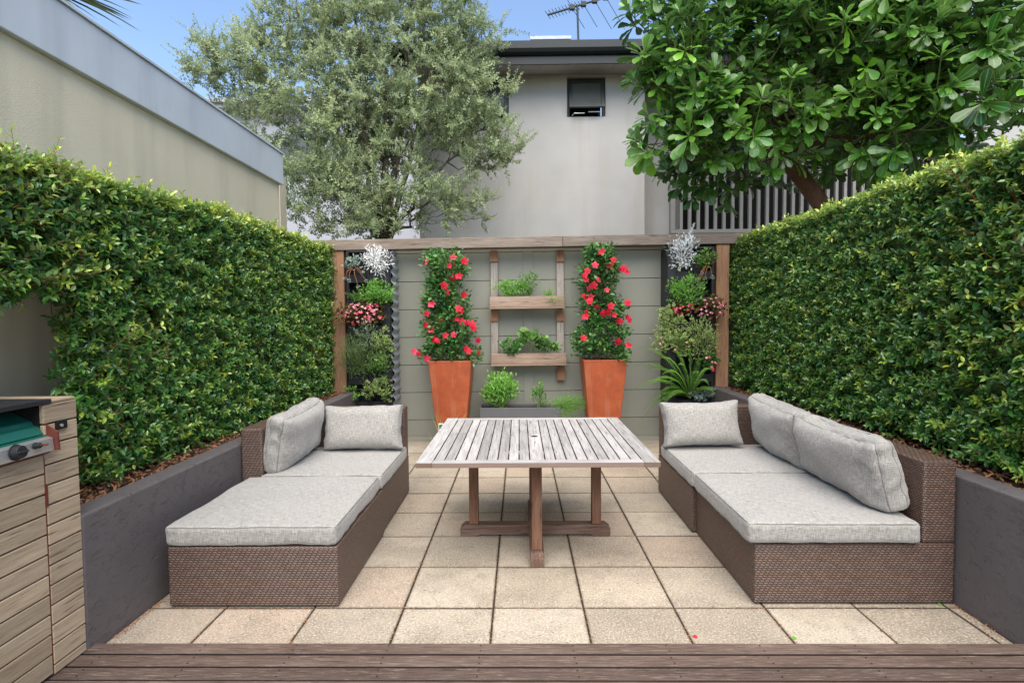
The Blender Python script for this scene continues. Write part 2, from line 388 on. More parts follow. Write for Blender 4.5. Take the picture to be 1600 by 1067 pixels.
def sprigs(mbL, mbS, P, D, L, tm=LF4, pairs=5, ls=.045, young_tip=.7, young0=0., droop=.1, seglen=True, wl=1.):
    """twigs at P along D (length L) carrying pairs of leaves"""
    N = len(P); D = unit(D); ref = rdir(N); A = unit(np.cross(D, ref)); B = np.cross(D, A)
    r0 = rng.random(N)
    bend = rng.normal(size=(N, 3)) * .18
    y0 = young0 if not np.isscalar(young0) else np.full(N, young0)
    for k in range(pairs):
        t = (k + .6) / pairs
        pos = P + D * (L * t)[:, None] + bend * (L * t * t)[:, None]
        side = A if k % 2 == 0 else B
        for s in (-1, 1):
            d = D * (.35 + .75 * t) + s * side + UPV * .15 + rng.normal(size=(N, 3)) * .22
            U = D * .7 + UPV * .8 + rng.normal(size=(N, 3)) * .35
            sz = ls * (1.08 - .45 * max(0, t - .5) * 2 * .8) * rng.uniform(.75, 1.2, N)
            yv = np.clip(y0 + (young_tip * (t > .72)) * rng.random(N) * (r0 > .35) + rng.normal(size=N) * .03, 0, 1)
            scatter(mbL, tm, pos, d, U, sz, np.clip(r0 * .5 + rng.random(N) * .5, 0, 1), yv, rng.uniform(.85, 1.15, N) * wl)
    if mbS is not None:
        for tt in range(1):
            Q0 = P - D * .02; Q1 = P + D * (L)[:, None] + bend * L[:, None]
            rad = .0016
            V = np.stack([Q0 + A * rad, Q0 - A * rad * .5 + B * rad, Q0 - A * rad * .5 - B * rad, Q1 + A * rad * .5, Q1 - A * rad * .3 + B * rad * .5, Q1 - A * rad * .3 - B * rad * .5], 1)
            F = np.array([(0, 1, 4, 3), (1, 2, 5, 4), (2, 0, 3, 5)])
            FF = (F[None] + (np.arange(N) * 6)[:, None, None]).reshape(-1, 4)
            mbS.add(V.reshape(-1, 3), FF, (0, 0, 0))

def curve(p0, p1, bow=(0, 0, 0), n=6, jit=0.):
    p0, p1, bow = map(lambda v: np.array(v, float), (p0, p1, bow)); t = np.linspace(0, 1, n)[:, None]
    P = p0 * (1 - t) + p1 * t + bow * 4 * t * (1 - t)
    if jit: P[1:-1] += rng.normal(size=(n - 2, 3)) * jit
    return P

def cushion_mesh(mb, c, half, ax, dome=.3, rad=.03, n=26, wr=.004, pinch=0., seed=0, sag=0., edge_thin=0.):
    """padded cushion: half = (a, b, thickness/2); ax = 3 axis vectors; wrinkled and domed"""
    a = np.linspace(-1, 1, n); a = np.sign(a) * (1 - (1 - abs(a)) ** 1.6)
    half = np.array(half, float); ax = np.array(ax, float); c = np.array(c, float)
    idx = {}; V = []; F = []
    nz = 7; az_ = np.linspace(-1, 1, nz)
    def vid(p):
        k = tuple(np.round(p, 5))
        if k not in idx: idx[k] = len(V); V.append(p)
        return idx[k]
    def patch(ua, va, f):
        for i in range(len(ua) - 1):
            for j in range(len(va) - 1):
                F.append(tuple(vid(f(u, v)) for u, v in ((ua[i], va[j]), (ua[i+1], va[j]), (ua[i+1], va[j+1]), (ua[i], va[j+1]))))
    patch(a, a, lambda u, v: (u, v, 1.)); patch(a, a, lambda u, v: (v, u, -1.))
    patch(a, az_, lambda u, v: (u, -1., v)); patch(a, az_, lambda u, v: (-u, 1., v))
    patch(a, az_, lambda u, v: (1., u, v)); patch(a, az_, lambda u, v: (-1., -u, v))
    P = np.array(V, float); u, v, t = P[:, 0].copy(), P[:, 1].copy(), P[:, 2].copy()
    k = (1 - u ** 4) * (1 - v ** 4)
    X = P * half
    inner = half - min(rad, half.min() * .95); q = np.clip(X, -inner, inner); d = X - q; ln = np.linalg.norm(d, axis=1, keepdims=True)
    X = np.where(ln > 1e-6, q + d / np.maximum(ln, 1e-6) * np.minimum(ln, min(rad, half.min() * .95)), X)
    X[:, 2] *= (1 - edge_thin * np.clip(np.maximum(u ** 6, v ** 6), 0, 1) ) 
    X[:, 2] += t * dome * half[2] * k
    # corners pulled out, sides pulled in
    if pinch:
        X[:, 0] *= 1 - pinch * (1 - v ** 2) * abs(u) ** 3; X[:, 1] *= 1 - pinch * (1 - u ** 2) * abs(v) ** 3
    if sag: X[:, 1] -= sag * (1 - u ** 2) * np.clip(v, 0, 1)
    for i in range(len(X)):
        s = Vector(X[i] * 5 + seed * 7.3); s2 = Vector((X[i][0] * 9, X[i][1] * 9, X[i][2] * 9 + seed * 3.1))
        rr = max(abs(u[i]), abs(v[i]))
        nn = mnoise.noise(s) * 1.6 + abs(mnoise.noise(s2)) * -2.2 * (rr ** 2)
        X[i] += np.sign(t[i]) * np.array((0, 0, 1.)) * nn * wr * (abs(t[i]) > .5) + np.array((np.sign(u[i]), 0, 0)) * nn * wr * (abs(u[i]) > .98) + np.array((0, np.sign(v[i]), 0)) * nn * wr * (abs(v[i]) > .98)
    Wd = c + X @ ax
    mb.add(Wd, np.array(F), (0, 0, 0))
    def ring(tt):
        # piping line round the top/bottom seam
        out = []
        m = 20
        for (s0, fx) in ((0, lambda q: (q, -1)), (1, lambda q: (1, q)), (2, lambda q: (-q, 1)), (3, lambda q: (-1, -q))):
            for q in np.linspace(-1, 1, m)[:-1]:
                uu, vv = fx(q); j = np.argmin((u - uu) ** 2 + (v - vv) ** 2 + (t - tt) ** 2 * 4); out.append(Wd[j])
        out.append(out[0]); return np.array(out)
    return ring

# ================================================================== THE SETTING
mb = MB(); mb.box(-40, 40, -10, 70, -.30, -.04); struct(mb.build('ground', M['soil']))
PX0, PY0, PS = -.157, 3.0, .5025
mb = MB(); mb.box(-2.3, 2.6, 2.4, 7.4, -.038, -.0028); struct(mb.build('paving_bed', M['joint']))
mb = MB(); g = .0048
for i in range(-5, 7):
    for j in range(-2, 9):
        x0, y0 = PX0 + i * PS, PY0 + j * PS
        x1, y1 = x0 + PS, y0 + PS
        x0, x1 = max(x0, -2.1), min(x1, 2.42); y0, y1 = max(y0, 2.45), min(y1, 7.27)
        if x1 - x0 < .03 or y1 - y0 < .03: continue
        dz = random.uniform(-.002, .002)
        rr = random.random(); x0, x1, y0, y1 = x0 + g, x1 - g, y0 + g, y1 - g
        mb.add([(x, y, z) for z in (-.03, dz) for y in (y0, y1) for x in (x0, x1)], np.array([(0, 2, 3, 1), (4, 5, 7, 6), (0, 1, 5, 4), (2, 6, 7, 3), (0, 4, 6, 2), (1, 3, 7, 5)]), [(rr, u, v) for z in (0, 1) for v in (0, 1) for u in (0, 1)])
struct(mb.build('patio_paving', M['paver'], bevel=.003, seg=2))
mb = MB(); y = 2.618
while y > .3:
    mb.box(-3.1, 3.4, y - .082, y, .002, .030 + random.uniform(-.001, .001)); y -= .0935
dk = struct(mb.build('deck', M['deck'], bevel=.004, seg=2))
mb = MB(); yy = 2.618
while yy > 1.6:
    for xx in np.arange(-2.0, 3.3, .45):
        for q in (.02, .062): mb.cyl((xx + random.uniform(-.004, .004), yy - q, .0305), (0, 0, 1), .0042, .0014, 10)
    yy -= .0935
mb.build('screw_heads', M['joint'], dk)
mb = MB(); mb.box(-3.1, 3.4, .3, 2.60, -.03, .001); struct(mb.build('deck_joists', M['dark']))

# ---- planter walls with soil and litter
def planter(name_lbl, xf, xb, y0, y1, z, side):
    t = thing('planter_wall', name_lbl, 'planter wall', (xf, (y0 + y1) / 2, 0))
    th = .14; mb = MB(); a, b = sorted((xf, xf + side * th))
    # face as a grid so that the render looks hand trowelled
    mb.box(a, b, y0, y1, -.02, z)
    c_, d_ = sorted((xf + side * (th + .001), xb)); mb.box(c_, d_, y0 + .003, y0 + th, -.02, z - .003)
    mb.build('wall', M['planter'], t, bevel=.012, seg=3)
    a, b = sorted((xf + side * (th + .001), xb)); 
    y0 += th; nx, ny = 10, 60; X = np.linspace(a, b, nx); Y = np.linspace(y0, y1, ny); V = [(x, yy, z - .035 + .025 * mnoise.noise(Vector((x * 6, yy * 6, 0)))) for x in X for yy in Y]
    F = [(i*ny+j, (i+1)*ny+j, (i+1)*ny+j+1, i*ny+j+1) for i in range(nx-1) for j in range(ny-1)]
    mb = MB(); mb.add(V, F); mb.build('soil', M['soil'], t, smooth=True)
    n = 5200; P = np.stack([rng.uniform(a, b, n), rng.uniform(y0, y1, n), np.full(n, z - .028) + rng.random(n) * .025], 1)
    m2 = MB(); D = rdir(n); D[:, 2] *= .35; U = np.tile(UPV, (n, 1)) + rng.normal(size=(n, 3)) * .5
    scatter(m2, leaf(prof=[.4, 1, 0], W=.35, curl=.3), P, D, U, rng.uniform(.015, .05, n), rng.random(n), rng.random(n) * .4)
    o = m2.build('leaf_litter', M['mulch'], t, smooth=True); o['kind'] = 'stuff'
    return t
planter('low charcoal rendered planter wall below the hedge behind the chaise seat, beside the timber cabinet', -2.10, -2.94, 2.558, 7.1, .69, -1)
planter('low charcoal rendered planter wall behind the sofa seat with two back cushions', 2.425, 3.34, 2.60, 7.1, .725, 1)

# ---- side walls
t = thing('boundary_wall', 'tall beige rendered wall with blue-grey metal fascia along the left side', 'wall', (-3.1, 4, 0))
mb = MB(); mb.box(-3.2, -3.0, -1, 6.92, 0, 3.30); mb.build('wall', M['left_wall'], t)
mb = MB(); mb.box(-3.24, -2.955, -1, 6.95, 3.302, 3.68); mb.build('fascia', M['fascia'], t, bevel=.006)
mb = MB(); mb.box(-3.25, -2.94, -1, 6.965, 3.682, 3.70); mb.build('capping', M['fascia'], t)
mb = MB(); mb.box(-3.6, -2.6, 6.965, 7.06, 0, 2.2); mb.box(-4.6, -3.2, 7.4, 7.6, 0, 3.55)
tag(mb.build('return_wall', M['left_wall']), 'short shaded wall stub past the far end of the beige wall, behind the small-leaved tree', 'wall')
t = thing('boundary_wall', 'low beige rendered wall behind the hedge on the right side', 'wall', (3.45, 4, 0))
mb = MB(); mb.box(3.36, 3.5, -1, 7.4, 0, 2.3); mb.build('wall', M['left_wall'], t)

# ---- back fence: painted boards, posts and top rail
SH = math.tan(R(.42)); YW = 7.26
fence = thing('back_fence', 'sage green horizontal board fence with weathered timber top rail at the end of the patio', 'fence', (0, YW, 0))
mb = MB(); z = .275 - 3 * .367 + .0
zz = .275
mb.box(-3.6, 3.4, YW, YW + .02, zz - .25, zz - .0035, shear=SH)
while zz < 2.6:
    mb.box(-3.6, 3.4, YW, YW + .02, zz + .0035, min(zz + .3635, 2.62), shear=SH); zz += .367
mb.build('cladding', M['clad'], fence, bevel=.002)
mb = MB(); mb.box(-2.24, 2.42, 7.145, YW - .013, -.01, .045); mb.build('plinth', M['clad'], fence, bevel=.003)
mb = MB(); mb.box(-3.6, 3.4, YW + .024, YW + .05, 0, 2.55, shear=SH); mb.build('backing', M['dark'], fence)
mb = MB(); a = at(818, 500, YW).x; b = at(833, 500, YW).x; mb.box(a, b, YW - .012, YW - .001, .1, 2.50, shear=SH); mb.build('batten', M['clad'], fence, bevel=.002)
mb = MB(); mb.box(-2.75, .55, 6.97, 7.17, 2.505, 2.635, shear=SH); mb.box(.554, 3.25, 6.97, 7.17, 2.505, 2.635, shear=SH); mb.build('top_rail', M['rail'], fence, bevel=.005, seg=2)
for a, b in ((518, 539), (1119, 1139)):
    mb = MB(); x0, x1 = at(a, 500, 7.0).x, at(b, 500, 7.0).x
    mb.box(x0, x1, 7.0, 7.14, 0, 2.503 + SH * x0, .5); mb.build('post', M['post'], fence, bevel=.004)

# ================================================================== BUILDINGS BEHIND
YH = 10.0
def X(px, Y, py=300): return at(px, py, Y).x
def Z(py, Y, px=850): return at(px, py, Y).z
house = thing('neighbouring_house', 'two-storey pale rendered house with dark gutter and a small tilted-open window', 'house', (0, YH, 0))
xr = X(1007, YH); xl = X(655, YH); zt = Z(117, YH)
wx0, wx1, wz0, wz1 = X(886, YH, 150), X(946, YH, 150), Z(183, YH, 915), Z(121, YH, 915)
w2 = (X(738, YH, 170), X(795, YH, 170), Z(186, YH, 765), Z(124, YH, 765))
def wall_holes(mb, x0, x1, z0, z1, y0, y1, holes):
    xs = sorted({x0, x1, *[h[0] for h in holes], *[h[1] for h in holes]}); 
    for a, b in zip(xs[:-1], xs[1:]):
        hs = sorted([h for h in holes if h[0] <= a and h[1] >= b], key=lambda h: h[2]); zc = z0
        for h in hs: mb.box(a, b, y0, y1, zc, h[2], .5); zc = h[3]
        if zc < z1: mb.box(a, b, y0, y1, zc, z1, .5)
mb = MB(); wall_holes(mb, xl, xr, 0, zt, YH, YH + .25, [(wx0, wx1, wz0, wz1), w2]); mb.box(xl, xl + .2, YH + .25, 15, 0, zt); mb.box(xr - .2, xr, YH + .25, 15, 0, zt)
mb.build('wall', M['house'], house)
def awning(x0, x1, z0, z1, opened=True):
    mb = MB(); f = .05
    for a in ((x0, x0 + f, z0, z1), (x1 - f, x1, z0, z1), (x0 + f, x1 - f, z0, z0 + f * .6), (x0 + f, x1 - f, z1 - f, z1)): mb.box(a[0], a[1], YH + .06, YH + .14, a[2], a[3])
    wn = mb.build('window', M['winframe'], house, bevel=.004)
    # hinged sash pushed out at the bottom
    mb = MB(); h = z1 - z0 - f; a = R(-17 if opened else 0)
    Mx = Matrix.Translation((0, YH + .04, z1 - f)) @ Matrix.Rotation(a, 4, 'X')
    for b in ((x0 + .03, x0 + .09, -h * .86, 0), (x1 - .09, x1 - .03, -h * .86, 0), (x0 + .09, x1 - .09, -h * .86, -h * .86 + .06), (x0 + .09, x1 - .09, -.06, 0)): mb.box(b[0], b[1], -.03, .01, b[2], b[3], M=Mx)
    mb.build('sash', M['winframe'], wn, bevel=.003)
    mb = MB(); mb.box(x0 + .08, x1 - .08, -.015, -.005, -h * .82, -.05, M=Mx); mb.build('pane', M['glass'], wn)
    mb = MB(); mb.box(x0, x1, YH + .6, YH + .62, z0, z1); mb.build('dark_room', M['dark'], wn)
    mb = MB(); mb.tube([(x0 + .1, YH + .1, z0 + .06), (x0 + .12, YH - .1, z0 + .03), (x0 + .3, YH - .1, z0 + .03)], .008); mb.tube([(x1 - .1, YH + .1, z0 + .06), (x1 - .12, YH - .1, z0 + .05), (x1 - .32, YH - .1, z0 + .05)], .008); mb.build('stay', M['steel'], wn)
awning(wx0, wx1, wz0, wz1); awning(*w2, opened=False)
# soffit, gutter, roof
ze = Z(101, 9.45); zg = Z(69, 9.45); xs0, xs1 = X(610, 9.45), X(1200, 9.45)
mb = MB(); n = 5
for i in range(n):
    a, b = xs0 + (xs1 - xs0) * i / n, xs0 + (xs1 - xs0) * (i + 1) / n
    mb.box(a + .003, b - .003, 9.47, YH + .02, zt + .002, zt + .02)
mb.box(xs0, xs1, 9.48, 9.99, zt + .022, zt + .03); mb.build('soffit', M['soffit'], house)
mb = MB(); prof = [(9.47, ze), (9.44, ze), (9.44, ze + .13), (9.40, ze + .14), (9.355, ze + .17), (9.33, ze + .22), (9.33, zg), (9.35, zg + .012), (9.46, zg + .012), (9.47, zg)]
V = [(x, a, b) for x in (xs0, xs1) for a, b in prof]; k = len(prof)
mb.add(V, [(i, (i + 1) % k, k + (i + 1) % k, k + i) for i in range(k)] + [tuple(range(k))[::-1], tuple(range(k, 2 * k))]); mb.build('gutter', M['gutter'], house)
mb = MB(); nx = 160; xs = np.linspace(xs0, xs1, nx); rp = [(9.40, zg + .02), (11.3, zg + .90)]
V = [(x, a, b + .018 * math.sin(i * 1.9)) for i, x in enumerate(xs) for a, b in rp]
mb.add(V, [(2*i, 2*i+2, 2*i+3, 2*i+1) for i in range(nx - 1)]); mb.box(xs0, xs1, 11.25, 11.4, zg + .86, zg + .94); mb.build('roof', M['roof'], house, smooth=True)
mb = MB(); a, b = X(836, 10.6, 60), X(882, 10.6, 60); z0 = zg + .5
mb.box(a, b, 10.3, 10.9, z0, Z(62, 10.3)); mb.box(a - .1, b + .09, 10.2, 11.0, Z(61.5, 10.2), Z(56.5, 10.2))
za = Z(56.3, 10.2); mb.add([(a - .08, 10.22, za), (b + .07, 10.22, za), (b + .07, 11, za), (a - .08, 11, za), ((a + b) / 2 - .15, 10.6, za + .17), ((a + b) / 2 + .15, 10.6, za + .17)], [(0, 1, 5, 4), (2, 3, 4, 5), (1, 2, 5), (3, 0, 4)]); mb.build('skylight', M['roof'], house)
# set-back wing with slatted balcony screen
YB = 10.7
wing = thing('house_wing', 'set-back beige wing of the house with a grey slatted balcony screen under the glossy-leaved tree', 'house', (5, YB, 0))
bx0, bx1 = X(1047, YB), X(1420, YB); bz0, bz1 = Z(362, YB, 1060), Z(256, YB, 1130)
mb = MB(); mb.box(xr + .002, bx0, YB, YB + .2, 0, 6.2); mb.box(bx0, 9.6, YB, YB + .2, 0, bz0 - .01); mb.box(bx1 + 1.2, 9.6, YB, YB + .2, bz0, 6.2); mb.box(bx0, bx1 + 1.2, YB, YB + .2, bz1 + 1.2, 6.2)
mb.box(bx0, bx0 + .35, YB + .5, YB + .6, bz0, bz1 + 1.2); mb.build('wall', M['house'], wing)
mb = MB(); mb.box(bx0, bx1 + 1.2, YB + .9, YB + 1, bz0, bz1 + 1.3); mb.box(bx0, bx1 + 1.2, YB + .2, YB + .9, bz1 + 1.2, bz1 + 1.3); mb.build('dark_interior', M['dark'], wing)
mb = MB(); mb.box(bx0 - .02, bx1 + 1.2, YB - .12, YB - .02, bz0 - .05, bz0 + .02); mb.box(bx0, bx1 + 1.2, YB - .12, YB - .02, bz1, bz1 + .06)
mb.box(bx0 - .02, bx0 + .07, YB - .12, YB - .02, bz0 + .02, bz1); x = bx0 + .16
while x < bx1 + 1.1:
    mb.box(x, x + .058, YB - .10, YB - .04, bz0 + .02, bz1); x += .163
mb.build('balcony_screen', M['louvre'], wing, bevel=.004)
mb = MB(); mb.box(xr, 9.6, 10.0, 12, 6.2, 6.5); mb.build('roof', M['gutter'], wing)
# white building further back on the left
wb = thing('white_building', 'white building with pale roof edge seen between the beige wall and the small-leaved tree', 'building', (-6, 17, 0))
a, b = X(300, 17), X(700, 17); zt2 = Z(176, 17, 340)
mb = MB(); mb.box(a - 6, b, 17, 17.3, 0, zt2); mb.build('wall', M['whitebld'], wb)
mb = MB(); mb.box(a - 6, b + .3, 16.6, 17.3, zt2 + .002, zt2 + .12); mb.box(a - 6, b + .3, 16.5, 17.2, zt2 + .122, zt2 + .26); mb.build('roof_edge', M['whitebld'], wb)
mb = MB(); 
for k in range(3): mb = MB(); mb.box(a + .9 + k * 1.9, a + 1.9 + k * 1.9, 16.96, 16.999, zt2 - 1.9, zt2 - .7); mb.build('window', M['glass'], wb)

# ---- TV antenna
YA = 10.9; an = thing('tv_antenna', 'rooftop television antenna with many thin cross rods on a mast above the dark gutter', 'antenna', tuple(at(904, 66, YA)))
m0, m1 = at(904, 72, YA), at(902, 8, YA); mb = MB(); mb.tube([m0, m1], .02); mb.build('mast', M['gutter'], an)
b0, b1 = at(856, 24, YA - .1), at(945, -3, YA + .2); mb = MB(); mb.tube([b0, b1 + (b1 - b0) * .55], .022, 5)
mb.build('boom', M['gutter'], an)
mb = MB(); d = Vector((.62, .3, -.75)).normalized()
for k in range(11):
    p = b0.lerp(b1, k / 11 * .62); mb.tube([p - d * .085, p + d * .085], .007, 4)
for k, ln in enumerate((.45, .5, .62, .70, .78, .8)):
    p = b0.lerp(b1, .42 + k * .2); dd = Vector((.55, .1, -.84)).normalized(); mb.tube([p - dd * ln, p + dd * ln], .006, 4)
    q = p + Vector((0, 0, .0)); mb.box(q.x - .05, q.x + .05, q.y - .04, q.y + .04, q.z - .04, q.z + .04)
mb.build('cross_rods', M['gutter'], an)

# ================================================================== TREES
def tree(name, label, base, lobes, stems, mbark, nclus, trunk_r, split, fol, grp=None, mind=.2, lean=.05):
    t = thing(name, label, 'tree', base)
    mbt = MB(); nodes = []
    base = np.array(base, float); sp = np.array(split, float)
    P = curve(base, sp, (lean, 0, 0), 12, .012); mbt.tube(P, np.linspace(trunk_r * 1.15, trunk_r * .85, 12), 10)
    for (q, r) in stems:
        q = np.array(q, float); bow = (q - sp) * np.array((.16, .16, -.06)); bow[2] += -.05
        P = curve(sp - (0, 0, .05), q, bow * -.4 + rng.normal(size=3) * .06, 12, .035); mbt.tube(P, np.linspace(r, r * .25, 12), 7)
        for i in range(2, 12): nodes.append((P[i], r * (1 - .75 * i / 11)))
    cen = []
    wts = np.array([l[1][0] * l[1][1] * l[1][2] for l in lobes]) ** .67; wts /= wts.sum()
    tries = 0
    while len(cen) < nclus and tries < nclus * 30:
        tries += 1
        c, rr = lobes[rng.choice(len(lobes), p=wts)]; d = rdir(1)[0]; p = np.array(c) + d * np.array(rr) * rng.random() ** .42
        if cen and np.min(np.linalg.norm(np.array(cen) - p, axis=1)) < mind * .6: continue
        cen.append(p)
    cen.sort(key=lambda p: np.linalg.norm(p - sp))
    NP = [n[0] for n in nodes]; NR = [n[1] for n in nodes]; mb2 = MB(); tips = []
    for p in cen:
        A = np.array(NP); d = np.linalg.norm(A - p, axis=1) + np.where(A[:, 2] > p[2] + .05, 1.2, 0); j = d.argmin()
        r = min(NR[j] * .6, .035); r = max(r, .006)
        Q = curve(A[j], p, (0, 0, -.04 * np.linalg.norm(A[j] - p)) + rng.normal(size=3) * .03, 6, .02)
        mb2.tube(Q, np.linspace(r, max(.0035, r * .45), 6), 5, cap=False)
        for i in (2, 3, 4, 5): NP.append(Q[i]); NR.append(r * (1 - .5 * i / 5))
        tips.append((p, unit(p - A[j])))
    mbt.build('trunk', mbark, t, smooth=True)
    if mb2.V: mb2.build('fine_branches', mbark, t, smooth=True)
    fol(t, np.array([a for a, b in tips]), np.array([b for a, b in tips]))
    return t

def lobe(px, py, rx, ry, Y, ryd=None):
    c = at(px, py, Y); s = Y / FPX; return (tuple(c), (rx * s, ryd if ryd else min(rx, ry) * s * .9, ry * s))

lobesL = [lobe(375, 125, 78, 62, 8.3), lobe(420, 60, 48, 50, 8.5), lobe(560, 40, 150, 100, 8.6), lobe(720, 50, 75, 70, 8.5), lobe(500, 215, 125, 95, 8.3),
          lobe(690, 170, 110, 85, 8.4), lobe(755, 215, 62, 65, 8.3, .45), lobe(590, 295, 130, 72, 8.2), lobe(495, 300, 55, 58, 7.9, .4), lobe(715, 320, 55, 48, 8.1), lobe(600, 150, 150, 120, 8.7),
          lobe(560, 350, 110, 28, 8.0, .4), lobe(330, 85, 30, 30, 8.3), lobe(560, -60, 190, 80, 8.6)]
bL = at(603, 380, 8.4); 
def folL(t, P, D):
    mbf, mbs = MB(), MB(); n = len(P); k = 8
    P2 = np.repeat(P, k, 0) + rng.normal(size=(n * k, 3)) * .05; D2 = unit(np.repeat(D, k, 0) * .55 + rdir(n * k) * .9 + UPV * .35); L = rng.uniform(.16, .36, n * k)
    y0 = np.clip(np.repeat(rng.random(n) ** 2 * .45, k) + rng.normal(size=n * k) * .05, 0, 1)
    sprigs(mbf, mbs, P2, D2, L, pairs=11, ls=.046, young_tip=.4, young0=y0, tm=LF4, wl=1.1)
    mbf.build('foliage', M['olive'], t, smooth=True); mbs.build('twigs', M['bark'], t)
stL = [(at(*q, yy), r * .68) for q, yy, r in (((600, 60), 8.5, .10), ((500, 90), 8.5, .075), ((700, 70), 8.6, .075), ((640, -40), 8.6, .08), ((420, 160), 8.3, .06), ((770, 180), 8.3, .05), ((550, -30), 8.5, .07), ((500, 280), 7.9, .045), ((700, 300), 8.0, .045), ((560, 180), 8.0, .06), ((660, 190), 8.9, .06))]
tree('small_leaved_tree', 'broad multi-stemmed tree with tiny silvery green leaves rising behind the back fence', (bL.x, 8.4, 0), lobesL, stL, M['bark'], 860, .15, (bL.x - .05, 8.4, bL.z + .02), folL, mind=.14)

lobesR = [lobe(1065, 125, 70, 80, 5.8), lobe(1070, 225, 72, 50, 5.7), lobe(1180, 50, 130, 75, 6.0), lobe(1170, 190, 125, 70, 5.8), lobe(1320, 80, 140, 100, 5.8), lobe(1340, 195, 125, 65, 5.6, .5),
          lobe(1480, 70, 130, 100, 5.2, .6), lobe(1500, 180, 110, 65, 5.0, .45), lobe(1600, 110, 110, 110, 5.2, .5), lobe(1250, -40, 220, 60, 6.0), lobe(1480, -60, 200, 60, 5.4),
          lobe(1150, 270, 45, 30, 6.6, .3), lobe(1260, 255, 50, 25, 6.8, .3), lobe(1390, 260, 70, 30, 6.4, .3), lobe(1050, 20, 50, 40, 6.0), lobe(1090, 265, 45, 30, 6.5, .3), lobe(1330, 20, 200, 140, 7.4, .6)]
lobesR.append(lobe(1450, 235, 60, 32, 6.3, .3)); lobesR.append(lobe(1400, 265, 50, 22, 6.6, .3))
lobesR = [((c[0] * q, c[1] * q, H + (c[2] - H) * q), tuple(v * q for v in rr)) for (c, rr) in lobesR for q in ((c[1] + .8) / c[1],)]
bR = at(1300, 335, 7.2)
def folR(t, P, D):
    mbf, mbs = MB(), MB(); n = len(P); k = 3
    P2 = np.repeat(P, k, 0); toward = unit(np.array((-.25, -.75, .1)))
    D2 = unit(np.repeat(D, k, 0) * .5 + rdir(n * k) * .75 + toward * .35 + UPV * .25); L = rng.uniform(.14, .36, n * k)
    T = P2 + D2 * L[:, None]
    for a, b in zip(P2, T): mbs.tube(curve(a, b, (0, 0, -.02), 4), [.008, .007, .006, .006], 5, cap=False)
    N = len(T); A = unit(np.cross(D2, rdir(N))); B = np.cross(D2, A); rw = rng.random(N); yw = (rng.random(N) ** 3) * .8; sc = rng.uniform(.62, 1.2, N)
    m = 10
    for j in range(m):
        th = j * 2.4 + rng.random(N) * .5; op = rng.uniform(.55, 1.15, N) * (1. if j > 2 else .5)
        d = D2 * np.cos(op)[:, None] + (A * np.cos(th)[:, None] + B * np.sin(th)[:, None]) * np.sin(op)[:, None]
        d[:, 2] -= .30 * (j > 3) * rng.random(N) ** .5
        ok = rng.random(N) < .93
        scatter(mbf, BIG, (T - D2 * .015 * j * .4)[ok], d[ok], (D2 + UPV * .7 + rng.normal(size=(N, 3)) * .18)[ok], ((.235 if j > 2 else .16) * sc * rng.uniform(.8, 1.15, N))[ok], np.clip(rw * .6 + rng.random(N) * .4, 0, 1)[ok], np.clip(yw + (.35 if j < 3 else 0) * rng.random(N), 0, 1)[ok], rng.uniform(.85, 1.15, N)[ok])
    mbf.build('foliage', M['big'], t, smooth=True); mbs.build('twigs', M['stem_green'], t, smooth=True)
stR = [(at(*q, yy), r) for q, yy, r in (((1150, 120), 6.0, .07), ((1060, 140), 5.9, .05), ((1250, 20), 6.2, .07), ((1400, 80), 5.7, .07), ((1540, 100), 5.1, .06), ((1330, 180), 5.6, .05), ((1470, 200), 5.2, .045), ((1120, 230), 6.2, .04), ((1420, -40), 5.8, .06))]
stR = [(Vector((p.x * (p.y + .8) / p.y, p.y + .8, H + (p.z - H) * (p.y + .8) / p.y)), q) for p, q in stR]
tree('glossy_leaved_tree', 'large tree with whorls of big glossy scalloped leaves overhanging the hedge on the right', (bR.x + .35, 7.2, 0), lobesR, stR, M['bark_red'], 560, .115, tuple(at(1205, 225, 6.95)), folR, mind=.22, lean=.62)

# ---- palm behind the beige wall
c = at(25, -30, 6.4); palm = thing('palm', 'dark spiky palm fronds poking over the fascia of the beige wall', 'palm tree', (c.x, 6.4, 0))
mb = MB(); mb.tube(curve((c.x, 6.4, 0), tuple(c), (.1, 0, 0), 8), np.linspace(.16, .10, 8), 8); mb.build('trunk', M['bark'], palm, smooth=True)
BL = leaf(prof=[.35, .8, 1, .9, .6, 0], W=.05, fold=.25, curl=.22)
mb = MB(); n = 150; D = rdir(n); D[:, 2] = D[:, 2] * .55 + .02; th = rng.random(n)
scatter(mb, BL, np.tile(np.array(c), (n, 1)) + D * .1, D, np.tile(UPV, (n, 1)) + rng.normal(size=(n, 3)) * .2, rng.uniform(.7, 1.22, n), rng.random(n), rng.random(n) * .5)
mb.build('fronds', M['palm'], palm, smooth=True)

